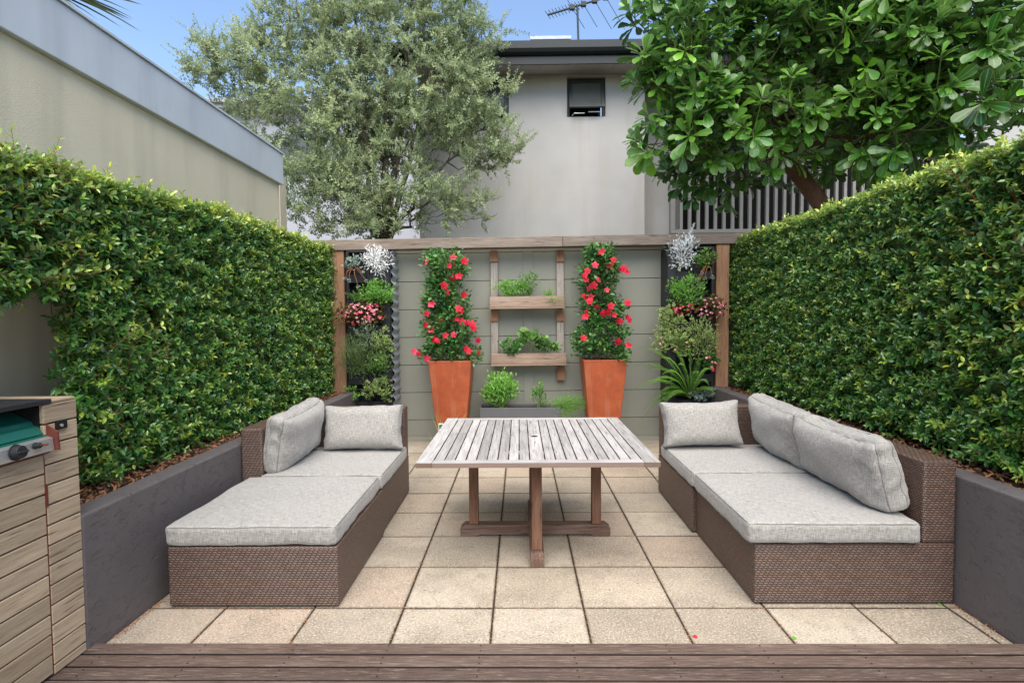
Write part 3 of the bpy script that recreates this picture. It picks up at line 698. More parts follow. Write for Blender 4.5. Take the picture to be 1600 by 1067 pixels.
# ================================================================== HEDGES
def hedge(label, xf, xb, side, y0, y1, z0, z1, end_y, over_z, z1n, slant=0., patches=()):
    """clipped hedge: visible face at xf, body towards xb; from end_y to y0 only the part above over_z"""
    t = thing('hedge', label, 'hedge', ((xf + xb) / 2, (y0 + y1) / 2, .66))
    L, S = MB(), MB()
    def zt(y): return z1 + (z1n - z1) * np.clip((4.5 - y) / 3, 0, 1) 
    def und(P): return np.array([mnoise.noise(Vector(p * 1.7)) * .035 + mnoise.noise(Vector(p * 5.)) * .022 for p in P])
    sx = -side   # outward direction of the visible face
    def emit(P, Nrm, l0=.06, l1=.115, dens_y=None, upb=.45, y0_=None, ls=.047):
        if slant:
            ok = (P[:, 1] > y0) | (abs(P[:, 0] - xf) < .27); P, Nrm = P[ok], Nrm[ok]
            ok = (P[:, 2] > over_z + .05 * np.sin(P[:, 1] * 9)) | (P[:, 1] > y0 - .02 + abs(P[:, 0] - xf) * slant); P, Nrm = P[ok], Nrm[ok]
            if not len(P): return
        for (py_, pz_, ry_, rz_) in patches:
            d = ((P[:, 1] - py_) / ry_) ** 2 + ((P[:, 2] - pz_) / rz_) ** 2; ok = (d > 1 + .5 * rng.normal(size=len(P))) | (rng.random(len(P)) < .22); P, Nrm = P[ok], Nrm[ok]
        n = len(P); P = P + Nrm * und(P)[:, None] - Nrm * (rng.random(n) ** 1.5 * .15 + .035)[:, None]
        D = unit(Nrm * .9 + UPV * upb + rdir(n) * .75)
        yy = np.clip((P[:, 2] - (zt(P[:, 1]) - .10)) / .10, 0, 1) * .85 * rng.random(n) ** .6 + (rng.random(n) < .10) * .4 if y0_ is None else y0_
        sprigs(L, S, P, D, rng.uniform(l0, l1, n), ls=ls, pairs=6, young0=yy, young_tip=.5)
    # face
    def face(n, ya, yb, za, zb_fn):
        y = rng.uniform(ya, yb, n); z = za + (zb_fn(y) - za) * rng.random(n)
        return np.stack([np.full(n, xf), y, z], 1)
    n = int((y1 - y0) * (z1 - z0) * 1100); P = face(n, y0, y1, z0, zt)
    # ragged bottom edge
    keep = rng.random(n) < np.clip((P[:, 2] - z0 + .12 + .15 * np.array([mnoise.noise(Vector((0, q * 2.3, 0))) for q in P[:, 1]])) / .22, .25, 1)
    emit(P[keep], np.tile((sx, 0., 0.), (keep.sum(), 1)))
    # top
    w_ = abs(xb - xf); n = int((y1 - end_y) * w_ * 800); y = rng.uniform(end_y, y1, n); x = xf + (xb - xf) * rng.random(n)
    emit(np.stack([x, y, zt(y) + .01], 1), np.tile((0., 0., 1.), (n, 1)), .04, .085)
    # rounded shoulder
    n = int((y1 - end_y) * 90); y = rng.uniform(end_y, y1, n); emit(np.stack([np.full(n, xf + side * .03), y, zt(y) - .03], 1), np.tile(unit(np.array((sx * .7, 0., .7))), (n, 1)), .04, .085)
    if end_y < y0:
        n = int((y0 - end_y) * (z1 - over_z) * 1000); emit(face(n, end_y, y0, over_z, zt), np.tile((sx, 0., 0.), (n, 1)), .08, .2)
        n = int(w_ * (z1 - z0) * 500); x = xf + (xb - xf) * rng.random(n); emit(np.stack([x, y0 + abs(x - xf) * slant, rng.uniform(z0, over_z, n)], 1), np.tile(unit(np.array((side * .8, -1., 0.))) if slant else (0., -1., 0.), (n, 1)), .06, .14)
        n = int((y0 - end_y) * w_ * 350); emit(np.stack([xf + (xb - xf) * rng.random(n), rng.uniform(end_y, y0, n), np.full(n, over_z)], 1), np.tile((0., 0., -1.), (n, 1)), .06, .14, upb=0.)
    # interior leaves, sparser
    n = 1500; P = np.stack([xf + side * rng.uniform(.14, .32, n), rng.uniform(end_y, y1, n), rng.uniform(z0 + .1, z1 - .05, n)], 1)
    P = P[(P[:, 1] > y0 + .05) | (P[:, 2] > over_z + .05)]; emit(P, np.tile((sx * 1., 0., 0.), (len(P), 1)), .08, .18)
    L.build('foliage', M['hedge'], t, smooth=True)
    # woody stems and trunks, orange-brown
    W = MB()
    y = y0 + .12 + .5 * (slant > 0)
    while y < y1:
        x = xf + side * rng.uniform(.22, .36); q0 = (x, y, .62); 
        for k in range(3):
            q1 = (x + side * rng.uniform(-.16, .1), y + rng.uniform(-.28, .28), rng.uniform(1.3, z1 - .3)); W.tube(curve(q0, q1, rng.normal(size=3) * .03, 7, .012), np.linspace(.021, .007, 7), 6, cap=False)
            for m in range(5):
                s = curve(q0, q1)[2 + rng.integers(0, 4)]; e = s + np.array((sx * rng.uniform(.08, .24), rng.uniform(-.15, .15), rng.uniform(.05, .25))); W.tube(curve(s, e, rng.normal(size=3) * .015, 5, .006), np.linspace(.006, .0022, 5), 5, cap=False)
        y += rng.uniform(.38, .55)
    for (py_, pz_, ry_, rz_) in patches:
        for k in range(9):
            a = np.array((xf + side * rng.uniform(.10, .22), py_ + rng.uniform(-1, 1) * ry_, pz_ - rz_ * rng.uniform(.9, 1.5))); b = a + np.array((side * rng.uniform(-.06, .04), rng.uniform(-.12, .12), rz_ * rng.uniform(1.2, 2.2)))
            Q = curve(a, b, rng.normal(size=3) * .02, 8, .006); W.tube(Q, np.linspace(.008, .003, 8), 6, cap=False)
            for m in range(3): q = Q[rng.integers(2, 7)]; W.tube(curve(q, q + np.array((sx * rng.uniform(0, .08), rng.uniform(-.12, .12), rng.uniform(.05, .16)))), [.003, .0028, .0025, .002, .0018, .0015], 5, cap=False)
    W.build('stems', M['twig'], t, smooth=True)
    S.build('twigs', M['twig'], t)
    # dense woody middle that closes the view through the hedge
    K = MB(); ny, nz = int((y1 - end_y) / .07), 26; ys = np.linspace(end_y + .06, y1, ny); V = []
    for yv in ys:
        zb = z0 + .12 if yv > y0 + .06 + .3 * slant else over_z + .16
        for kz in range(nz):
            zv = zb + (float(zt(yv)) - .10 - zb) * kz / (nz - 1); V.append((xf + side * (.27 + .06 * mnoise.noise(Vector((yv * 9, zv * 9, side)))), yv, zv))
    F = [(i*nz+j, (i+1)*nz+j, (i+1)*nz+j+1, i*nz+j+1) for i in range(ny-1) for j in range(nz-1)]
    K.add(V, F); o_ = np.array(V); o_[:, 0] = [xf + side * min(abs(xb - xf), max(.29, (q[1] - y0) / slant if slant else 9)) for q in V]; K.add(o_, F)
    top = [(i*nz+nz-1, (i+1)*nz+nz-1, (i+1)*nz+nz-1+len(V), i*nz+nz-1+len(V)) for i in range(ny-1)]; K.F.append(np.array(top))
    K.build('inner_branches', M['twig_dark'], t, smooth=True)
    return t, L
hl, _ = hedge('tall clipped leafy hedge along the left side in front of the beige rendered wall', -2.40, -2.9, -1, 2.95, 7.12, .68, 2.50, 1.75, 1.74, 2.34, slant=1.35, patches=((2.35, 2.02, .16, .14), (3.15, .90, .22, .13), (4.1, 2.05, .16, .06), (5.3, 1.2, .16, .08)))
hr, _ = hedge('tall clipped leafy hedge along the right side below the glossy-leaved tree', 2.72, 3.30, 1, 2.47, 7.15, .73, 2.56, 2.40, .86, 2.53, patches=((3.0, 2.20, .22, .15), (3.15, 1.55, .14, .10), (4.4, 1.35, .13, .08), (2.75, .98, .22, .14), (5.6, 1.9, .16, .06)))
# long loose shoots with larger leaves near the camera end of each hedge
for hobj, pts, sx in ((hl, [(rng.uniform(-2.42, -2.30), rng.uniform(2.2, 3.6), z) for z in rng.uniform(1.0, 2.1, 24)], 1), (hr, [(rng.uniform(2.62, 2.75), rng.uniform(2.4, 3.4), z) for z in rng.uniform(1.1, 2.35, 30)], -1)):
    L, S = MB(), MB()
    for p in pts:
        if hobj is hl and p[1] < 2.95 and p[2] < 1.8: p = (p[0], p[1] + .8, p[2])
        e = np.array(p) + np.array((sx * rng.uniform(-.02, .10), rng.uniform(-.3, .15), rng.uniform(.02, .32))); s = np.array(p) - np.array((sx * .22, 0, .15))
        Q = curve(s, e, rng.normal(size=3) * .03, 9, .004); S.tube(Q, np.linspace(.0032, .0012, 9), 5, cap=False)
        for i in range(1, 9):
            T = unit(Q[i] - Q[i-1]); a = unit(np.cross(T, rdir(1)[0]))
            for sg in (-1, 1):
                scatter(L, LF5, Q[i:i+1], (T * .6 + a * sg)[None], (UPV + rdir(1)[0] * .5)[None], np.array([rng.uniform(.05, .075) * (1 if i < 7 else .6)]), rng.random(1), np.array([min(1, max(0, (i - 5) * .22))]))
    L.build('long_shoot_leaves', M['hedge'], hobj, smooth=True); S.build('long_shoots', M['twig'], hobj, smooth=True)

# ================================================================== LOUNGE MODULES
def module(label, x0, x1, y0, y1, backs, grp='wicker lounge modules'):
    """woven box base with an optional backrest on the outer side and on the far side"""
    t = thing('wicker_lounge_module', label, 'outdoor sofa', ((x0 + x1) / 2, (y0 + y1) / 2, 0), grp)
    th, by1 = .16, y1 - .14 if 'F' in backs else y1; bx0, bx1 = (x0 + th if 'L' in backs else x0), (x1 - .18 if 'R' in backs else x1)
    mb = MB(); mb.box(x0, x1, y0, y1, .010, .3490); mb.build('seat_base', M['wicker'], t, bevel=.010, seg=3)
    if 'L' in backs: mb = MB(); mb.box(x0, bx0, y0, y1, .3492, .805); mb.build('backrest', M['wicker'], t, bevel=.014, seg=3)
    if 'R' in backs: mb = MB(); mb.box(bx1, x1, y0, y1, .3492, .808); mb.build('backrest', M['wicker'], t, bevel=.014, seg=3)
    if 'F' in backs: mb = MB(); mb.box(bx0 + .003, bx1 - .003, by1, y1, .3492, .815); mb.build('end_backrest', M['wicker'], t, bevel=.014, seg=3)
    for fx in (x0 + .05, x1 - .05):
        for fy in (y0 + .05, y1 - .05):
            mb = MB(); mb.cyl((fx, fy, 0), (0, 0, 1), .022, .025, 12); mb.build('foot', M['black'], t)
    return t
module('wicker chaise module without a backrest, nearest on the left', -1.985, -1.025, 3.0, 4.035, '')
module('wicker corner module with low backrest carrying the cushions on the left', -2.092, -1.04, 4.042, 5.05, 'LF')
module('wicker seat module with one side backrest, nearest on the right', 1.305, 2.41, 3.03, 4.05, 'R')
module('wicker corner module with backrests at the far end of the right-hand sofa', 1.275, 2.41, 4.056, 5.05, 'RF')

def cushion(name, label, c, half, rot, grp, dome=.25, rad=.035, wr=.004, pinch=0., seed=0, n=26, pipe=True, edge_thin=0., sag=0.):
    t = thing(name, label, 'cushion' if name != 'throw_pillow' else 'pillow', c, grp)
    ax = np.array(Matrix(rot).transposed()) if not isinstance(rot, np.ndarray) else rot
    mb = MB(); ring = cushion_mesh(mb, c, half, ax, dome, rad, n, wr, pinch, seed, sag, edge_thin); mb.build('cover', M['fabric'], t, smooth=True)
    if pipe:
        m2 = MB()
        for tt in ((.93, -.93) if name != 'throw_pillow' else (0.,)): m2.tube(ring(tt), .0032, 6, cap=False)
        m2.build('seam', M['piping'], t, smooth=True)
    return t
def rot3(*rs):
    m = Matrix.Identity(3)
    for a, axn in rs: m = m @ Matrix.Rotation(R(a), 3, axn)
    return m
G1 = 'flat grey seat cushions'
cushion('seat_cushion', 'flat grey seat cushion on the chaise module, nearest on the left', (-1.518, 3.49, .410), (.485, .495, .056), rot3((.4, 'Z')), G1, .12, .022, .0035, seed=1, n=34)
cushion('seat_cushion', 'flat grey seat cushion on the left corner module below the square pillow', (-1.48, 4.45, .410), (.455, .455, .056), rot3((0, 'Z')), G1, .12, .022, .0035, seed=2, n=30)
cushion('seat_cushion', 'flat grey seat cushion nearest on the right-hand sofa', (1.735, 3.50, .416), (.475, .50, .060), rot3((-.5, 'Z')), G1, .14, .024, .004, seed=3, n=34)
cushion('seat_cushion', 'flat grey seat cushion at the far end of the right-hand sofa', (1.735, 4.46, .416), (.475, .45, .058), rot3((0, 'Z')), G1, .14, .024, .004, seed=4, n=30)
G2 = 'thick grey back cushions'
cushion('back_cushion', 'thick grey back cushion leaning on the left backrest', (-1.845, 4.44, .695), (.41, .235, .070), rot3((90, 'Z'), (90, 'X'), (11, 'X'), (3, 'Z')), G2, 1.0, .06, .014, seed=5, n=34, sag=.03)
cushion('back_cushion', 'thick grey back cushion nearest on the right-hand sofa, side seam showing', (2.098, 3.555, .702), (.475, .222, .070), rot3((-90, 'Z'), (90, 'X'), (14, 'X')), G2, .95, .055, .014, seed=6, n=36, sag=.02)
cushion('back_cushion', 'thick grey back cushion behind the nearer one on the right-hand sofa', (2.105, 4.42, .715), (.40, .235, .072), rot3((-90, 'Z'), (90, 'X'), (13, 'X'), (-3, 'Z')), G2, .95, .055, .014, seed=7, n=34, sag=.03)
G3 = 'small grey pillows against the end backrests'
cushion('throw_pillow', 'small grey pillow standing at the far end of the left corner module', (-1.375, 4.775, .665), (.355, .20, .068), rot3((180, 'Z'), (-76, 'X'), (1, 'Z')), G3, .75, .03, .007, pinch=.07, seed=8, n=32, edge_thin=.45)
cushion('throw_pillow', 'small grey pillow standing at the far end of the right-hand sofa', (1.575, 4.785, .680), (.35, .20, .072), rot3((180, 'Z'), (-76, 'X'), (1.5, 'Z')), G3, .75, .03, .007, pinch=.08, seed=9, n=32, edge_thin=.45)

# ================================================================== TABLE
TX, TY, TH = .105, 4.045, .74
tb = thing('garden_table', 'square slatted teak table, silvered top on four brown legs and a cross foot', 'table', (TX, TY, 0))
hx, hy, tk = .745, .745, .032
mb = MB(); fw = .098
mb.box(TX - hx, TX - hx + fw, TY - hy, TY + hy, TH - tk, TH); mb.box(TX + hx - fw, TX + hx, TY - hy, TY + hy, TH - tk, TH)
x0 = TX - hx + fw + .006; x1 = TX + hx - fw - .006; wc = .088; gp = .007; ns = 9
ws = (x1 - x0 - wc - (2 * ns) * gp) / (2 * ns); x = x0
ya, yb = TY - hy + .072, TY + hy - .072
for i in range(2 * ns + 1):
    wd = wc if i == ns else ws
    if i == ns:
        # middle slat with the parasol hole
        r = .026; cx, cy = x + wd / 2, TY; ang = np.linspace(0, 2 * math.pi, 25)[:-1]; o = random.random()
        def sq(a):
            k = max(abs(math.cos(a)), abs(math.sin(a))); return (cx + math.cos(a) / k * wd / 2, cy + math.sin(a) / k * wd / 2)
        V = []; F = []
        for z in (TH - tk + .006, TH - .001):
            V += [(cx + r * math.cos(a), cy + r * math.sin(a), z) for a in ang]; V += [(*sq(a), z) for a in ang]
        for j in range(24):
            k = (j + 1) % 24; F += [(48 + j, 48 + 24 + j, 48 + 24 + k, 48 + k), (j, k, 24 + k, 24 + j), (j, 48 + j, 48 + k, k), (24 + j, 24 + k, 72 + k, 72 + j)]
        mb.add(V, F, (o, 0, 0)); mb.box(x, x + wd, ya, cy - wd / 2, TH - tk + .006, TH - .001, o); mb.box(x, x + wd, cy + wd / 2, yb, TH - tk + .006, TH - .001, o)
    else: mb.box(x, x + wd, ya, yb, TH - tk + .006, TH - .001 - random.uniform(0, .0015))
    x += wd + gp
top = mb.build('tabletop', M['silver_y'], tb, bevel=.0025, seg=2)
for a_, b_ in ((TY - hy, ya - .001), (yb + .001, TY + hy)):
    mb = MB(); mb.box(TX - hx + fw + .001, TX + hx - fw - .001, a_, b_, TH - tk, TH - .0005); mb.build('end_rail', M['silver_x'], top, bevel=.0025, seg=2)
mb = MB(); zb = TH - tk
for q in (-.24, .24): mb.box(TX + q - .03, TX + q + .03, TY - .44, TY + .44, zb - .034, zb - .001)
mb.build('bearer', M['teak_y'], tb, bevel=.003)
mb = MB(); mb.box(TX - .64, TX + .64, TY - .038, TY + .038, zb - .070, zb - .036); mb.build('bearer', M['teak_x'], tb, bevel=.003)
for q in (-1, 1): mb = MB(); mb.box(TX - .235, TX + .235, TY + q * .455 - .05, TY + q * .455 + .05, zb - .0345, zb - .001); mb.build('cleat', M['teak_x'], tb, bevel=.003)
mb = MB(); mb.tube([(TX, TY, TH - .002), (TX, TY, TH - .034)], .0255, 24, cap=False); mb.cyl((TX, TY, TH - .036), (0, 0, 1), .0255, .002, 24); mb.build('hole_shade_cup', M['black'], tb)  # added black cup stands in for the shade down the parasol hole
lg = .034
for dx, dy in ((-.455, 0), (.455, 0), (0, -.455), (0, .455)):
    mb = MB(); mb.box(TX + dx - lg, TX + dx + lg, TY + dy - lg, TY + dy + lg, .0885, zb - (.072 if dx else .0365)); mb.build('leg', M['teak_z'], tb, bevel=.004, seg=2)
def foot(axis):
    mb = MB(); L_ = .555; wd = .045; prof = [(-L_, .0), (-L_, .062), (-L_ + .035, .086), (L_ - .035, .086), (L_, .062), (L_, 0), (L_ - .13, 0), (L_ - .15, .015), (-L_ + .15, .015), (-L_ + .13, 0)]
    V = []; 
    for s in (-wd, wd):
        for a, z in prof: V.append((TX + a, TY + s, z) if axis == 0 else (TX + s, TY + a, z + (.0015)))
    k = len(prof); F = [(i, (i+1) % k, k + (i+1) % k, k + i) for i in range(k)]
    mid = [(0, 1, 2), (0, 2, 9), (2, 8, 9), (2, 3, 8), (3, 7, 8), (3, 4, 5), (3, 5, 6), (3, 6, 7)]
    F += [f[::-1] for f in mid] + [tuple(k + i for i in f) for f in mid]
    mb.add(V, F, (random.random(), 0, 0)); mb.build('foot', M['teak_x' if axis == 0 else 'teak_y'], tb, bevel=.003)
foot(0); foot(1)

# ================================================================== VERTICAL GARDENS
YG = 6.93
def garden(label, px0, px1, ytop, sideR):
    a, b = at(px0, 500, YG).x, at(px1, 500, YG).x; zt_ = at((px0 + px1) / 2, ytop, YG).z
    t = thing('vertical_garden', label, 'vertical garden', ((a + b) / 2, YG, 0), 'black vertical gardens beside the fence posts')
    mb = MB(); mb.box(a, b, 7.16, 7.20, .05, zt_); mb.build('back_panel', M['black'], t)
    mb = MB(); w_ = .035
    for x in (a, (a + b) / 2 - w_ / 2, b - w_): mb.box(x, x + w_, YG + .03, 7.158, .05, zt_)
    mb.box(a, b, YG + .04, 7.158, zt_ + .001, zt_ + .025); mb.build('frame', M['black'], t, bevel=.004)
    rows = 7; hgt = (zt_ - .2) / rows
    for c in range(2):
        for r_ in range(rows):
            xa = a + w_ + .004 + c * ((b - a) / 2 - w_ / 2); xb = xa + (b - a) / 2 - w_ * 1.5 - .008; zb = .12 + r_ * hgt
            mb = MB(); V = [(xa, YG + .03, zb + .16), (xb, YG + .03, zb + .16), (xb, 7.15, zb), (xa, 7.15, zb), (xa, YG + .04, zb + .165), (xb, YG + .04, zb + .165), (xb, 7.155, zb + .03), (xa, 7.155, zb + .03)]
            V = [(x, y - .0, z - (.10 if y < 7 else 0)) for x, y, z in V]
            mb.add(V, [(0, 1, 2, 3), (4, 7, 6, 5), (0, 4, 5, 1), (1, 5, 6, 2), (3, 2, 6, 7), (0, 3, 7, 4)]); mb.box(xa, xb, YG + .012, YG + .026, zb + .02, zb + .12); mb.build('pocket', M['black'], t)
    # side sheet
    s = 1 if sideR else -1; xs = b + .012 if sideR else a - .012; mb = MB()
    if sideR:
        zs = np.linspace(.05, zt_ + .02, 240); V = []; am = .014
        for z in zs:
            q = xs + .02 + am * math.sin(2 * math.pi * z / .112)
            V += [(q, YG, z), (q, 7.25, z), (q - .002, YG, z), (q - .002, 7.25, z)]
        V = np.array(V); n = len(zs); F = []
        for i in range(n - 1): F += [(4*i, 4*i+1, 4*i+5, 4*i+4), (4*i+2, 4*i+6, 4*i+7, 4*i+3), (4*i, 4*i+4, 4*i+6, 4*i+2)]
        mb.add(V, F); mb.build('corrugated_side', M['zinc'], t, smooth=True)
        mb = MB(); mb.box(b + .001, b + .012, YG + .01, 7.2, .05, zt_); mb.box(b - .10, b - .001, YG - .012, YG - .002, .05, zt_); mb.build('side_panel', M['black'], t)
    else:
        mb.box(a - .02, a - .001, YG - .02, 7.25, .05, zt_ + .01); mb.box(a, a + .085, YG - .016, YG - .004, .05, zt_); mb.build('side_panel', M['black'], t)
    return a, b, zt_
garden('black vertical garden with a corrugated iron side, full of herbs, by the left post', 541, 610, 394, True)
garden('black vertical garden with plain dark side and a large fern, by the right post', 1045, 1117, 388, False)

def flower_mesh(kind):
    mb = MB()
    if kind == 'trumpet':
        tm = leaf(prof=[.18, .55, .95, 1, .55, 0], W=.85, fold=-.06, curl=.28)
        n = 5; th = np.arange(n) * 2 * math.pi / n + .3; D = np.stack([np.cos(th), np.sin(th), np.full(n, .18)], 1)
        scatter(mb, tm, np.zeros((n, 3)) + D * .004, D, np.tile(UPV, (n, 1)) + np.stack([-np.sin(th), np.cos(th), 0 * th], 1) * .25, np.full(n, .048), np.linspace(0, 1, n), np.full(n, .05))
        mb.tube([(0, 0, -.045), (0, 0, -.02), (0, 0, .004)], [.003, .006, .011], 8, a=(.3, .1, 0))
    else:
        tm = leaf(prof=[.3, .9, 1, .5], W=.9, fold=.05, curl=.15)
        n = 4; th = np.arange(n) * 2 * math.pi / n; D = np.stack([np.cos(th), np.sin(th), np.full(n, .35)], 1)
        scatter(mb, tm, np.zeros((n, 3)), D, np.tile(UPV, (n, 1)), np.array([.019, .014, .019, .014]), np.linspace(0, 1, n), np.array([0, .7, .1, .6]))
    return mb
_fl = {}
def flower(plant, kind, mat, p, nrm, s=1.):
    key = (kind, mat)
    if key not in _fl:
        o = flower_mesh(kind).build('flower', M[mat], plant, smooth=True)
        # mesh is authored about its own origin
        me = o.data; V = np.zeros(len(me.vertices) * 3, np.float32); me.vertices.foreach_get('co', V); V = V.reshape(-1, 3) + np.array(ORG[plant], np.float32); me.vertices.foreach_set('co', V.ravel()); _fl[key] = me
        if kind == 'trumpet':
            pass
    else:
        o = bpy.data.objects.new('flower', _fl[key]); C.objects.link(o); o.parent = plant
    q = Vector(nrm).to_track_quat('Z', 'Y'); o.rotation_mode = 'QUATERNION'; o.rotation_quaternion = q @ Vector((0, 0, 1)).rotation_difference(Vector((0, 0, 1)))
    o.location = Vector(p) - Vector(ORG[plant]); o.scale = (s, s, s); return o

def bush(name, label, cat, base, c, r, n, ls, tm, mat, young=.2, stems=10, up=.5, grp=None, flowers=None, nf=0, smat='stem_green', out=1., wl=1., face=0.):
    """clump of leaves filling an uneven ellipsoid about c, stems from base"""
    t = thing(name, label, cat, tuple(base), grp); c = np.array(c, float); r = np.array(r, float); L, S = MB(), MB()
    ns = stems; ends = c + rdir(ns) * r * rng.uniform(.5, 1., (ns, 1)); b0 = np.array(base, float)
    for e in ends: S.tube(curve(b0 + rng.normal(size=3) * .012, e, (0, 0, .03), 6, .004), np.linspace(.004, .0018, 6), 5, cap=False)
    # leaves gathered around shoot ends
    n = int(n * 1.5); k = max(8, n // 14); A = c + rdir(k) * r * (rng.random((k, 1)) ** .4); P = A[rng.integers(0, k, n)] + rng.normal(size=(n, 3)) * r * .17
    D = unit((P - b0) / (np.linalg.norm(P - b0, axis=1, keepdims=True)) * out + UPV * up + rdir(n) * .8 + np.array((0, -face, 0)))
    scatter(L, tm, P, D, UPV + rng.normal(size=(n, 3)) * .45 + np.array((0, -.35, 0)), rng.uniform(.6, 1.2, n) * ls, rng.random(n), np.clip(rng.random(n) ** 2 * young * 2 + (P[:, 2] - c[2]) / r[2] * .15, 0, 1), rng.uniform(.85, 1.15, n) * wl)
    L.build('foliage', M[mat], t, smooth=True); S.build('stem', M[smat], t, smooth=True)
    for i in range(nf):
        d = unit(rng.normal(size=3) * np.array((1, .5, 1)) + np.array((0, -1.1, .1))); p = c + d * r * rng.uniform(.85, 1.12)
        kd, ml = flowers; flower(t, kd, ml[rng.integers(0, len(ml))], p, d + np.array((0, -.6, .25)) + rng.normal(size=3) * .2, rng.uniform(.8, 1.2))
    return t
def pc(px, py, Y=6.88): return np.array(at(px, py, Y))
def pr(rx, ry, Y=6.88, d=None): return np.array((rx, d if d else min(rx, ry) * .7, ry)) * Y / FPX
def pbush(name, label, cat, px, py, rx, ry, *a, Y=6.86, base=None, **k):
    rx, ry = (rx * 1.16, ry * 1.12) if k.get('grp') == GV else (rx, ry); c = pc(px, py, Y); b = pc(px, py + ry * .4, Y + .1) if base is None else base
    return bush(name, label, cat, b, c, pr(rx, ry, Y), *a, **k)
SPL = leaf(prof=[0, .6, 1, .5, 0], W=.32, fold=.12, curl=.25)
GV = 'plants growing in the vertical gardens'
# left garden
pbush('silver_plant', 'fluffy silver white plant at the top right of the left vertical garden', 'plant', 589, 407, 17, 19, 620, .045, SPL, 'silver', up=.2, grp=GV, wl=.7, smat='silver')
pbush('succulent', 'trailing succulent with pale curved stems at the top of the left vertical garden', 'plant', 553, 413, 11, 9, 90, .035, LFR, 'succ', grp=GV, smat='twig')
pbush('leafy_herb', 'bright green leafy bush above the pink flowers in the left vertical garden', 'plant', 589, 459, 21, 18, 560, .040, LF5, 'mint', .3, grp=GV)
pbush('small_herb', 'dull green low herb left of the bright green bush in the left vertical garden', 'plant', 556, 463, 15, 10, 280, .025, LF4, 'herb', grp=GV)
pbush('begonia', 'pink flowering begonia in the middle of the left vertical garden', 'flowering plant', 565, 489, 32, 17, 520, .035, LFR, 'begleaf', .3, grp=GV, flowers=('small', ('pink', 'pink', 'hotpink')), nf=75)
pbush('sage', 'loose grey green herb below the begonia in the left vertical garden', 'plant', 572, 524, 19, 19, 300, .042, SPL, 'greygreen', grp=GV)
pbush('rosemary', 'bushy needle-leaved rosemary in the left vertical garden', 'plant', 559, 556, 25, 27, 2400, .045, LFN, 'rose', up=.7, grp=GV, stems=24)
pbush('variegated_plant', 'cream edged trailing plant at the right of the left vertical garden', 'plant', 598, 537, 15, 24, 260, .034, LFR, 'varieg', grp=GV)
pbush('upright_herb', 'upright yellow green herb beside the rosemary in the left vertical garden', 'plant', 592, 571, 14, 18, 260, .05, SPL, 'herb', .5, up=1.2, grp=GV)
pbush('ivy', 'small ivy-like plant at the bottom right of the left vertical garden', 'plant', 591, 609, 19, 15, 230, .038, LFR, 'varieg', grp=GV)
pbush('seedling', 'sparse little seedlings at the bottom left of the left vertical garden', 'plant', 549, 613, 13, 12, 90, .032, LFR, 'mint', .8, grp=GV)
# right garden
t_ = pbush('silver_plant', 'silver white plant with a tall spire above the rail, top of the right vertical garden', 'plant', 1067, 395, 19, 22, 520, .050, SPL, 'silver', up=.5, grp=GV, wl=.7, smat='silver')
L = MB(); k = 110; tq = rng.random(k); a0, a1 = pc(1070, 385), pc(1085, 350); P = a0 + (a1 - a0) * tq[:, None]; D = rdir(k) * .8 + UPV * .9
scatter(L, SPL, P, D, UPV + rdir(k) * .4, .055 * (1.1 - .5 * tq), rng.random(k), rng.random(k) * .3, np.full(k, .8)); L.tube(curve(a0, a1), .003, 5); L.build('spire', M['silver'], t_, smooth=True)
pbush('succulent', 'trailing pink and blue succulent beside the silver spire in the right vertical garden', 'plant', 1104, 405, 16, 13, 300, .030, LFR, 'herb', .5, grp=GV, smat='twig')
pbush('leafy_herb', 'bright green leafy bush near the top of the right vertical garden', 'plant', 1072, 455, 26, 20, 620, .040, LF5, 'mint', .3, grp=GV)
pbush('begonia', 'hot pink flowering begonia in the middle of the right vertical garden', 'flowering plant', 1068, 481, 17, 8, 160, .035, LFR, 'begleaf', .3, grp=GV, flowers=('small', ('hotpink', 'hotpink')), nf=26)
pbush('begonia', 'pale pink begonia against the right post in the right vertical garden', 'flowering plant', 1112, 482, 18, 15, 260, .033, LFR, 'begleaf', .3, grp=GV, flowers=('small', ('pink', 'pink')), nf=38)
pbush('variegated_plant', 'yellow green plant spilling over the left side of the right vertical garden', 'plant', 1050, 500, 19, 20, 260, .040, LFR, 'varieg', .4, grp=GV)
pbush('pale_shrub', 'pale narrow-leaved variegated shrub in the right vertical garden', 'plant', 1098, 528, 19, 27, 620, .042, SPL, 'varieg', .5, up=.8, grp=GV)
pbush('pelargonium', 'cream edged pelargonium with one pink bloom above the fern', 'flowering plant', 1052, 535, 26, 20, 420, .042, LFR, 'varieg', grp=GV, flowers=('small', ('pink',)), nf=6)
pbush('begonia', 'small red flowered begonia low in the right vertical garden', 'flowering plant', 1111, 565, 12, 14, 150, .035, LFR, 'herb', grp=GV, flowers=('small', ('hotpink', 'pink')), nf=12)
pbush('succulent', 'blue green succulent rosettes at the bottom right of the right vertical garden', 'plant', 1102, 616, 17, 9, 240, .034, LFR, 'succ', grp=GV)

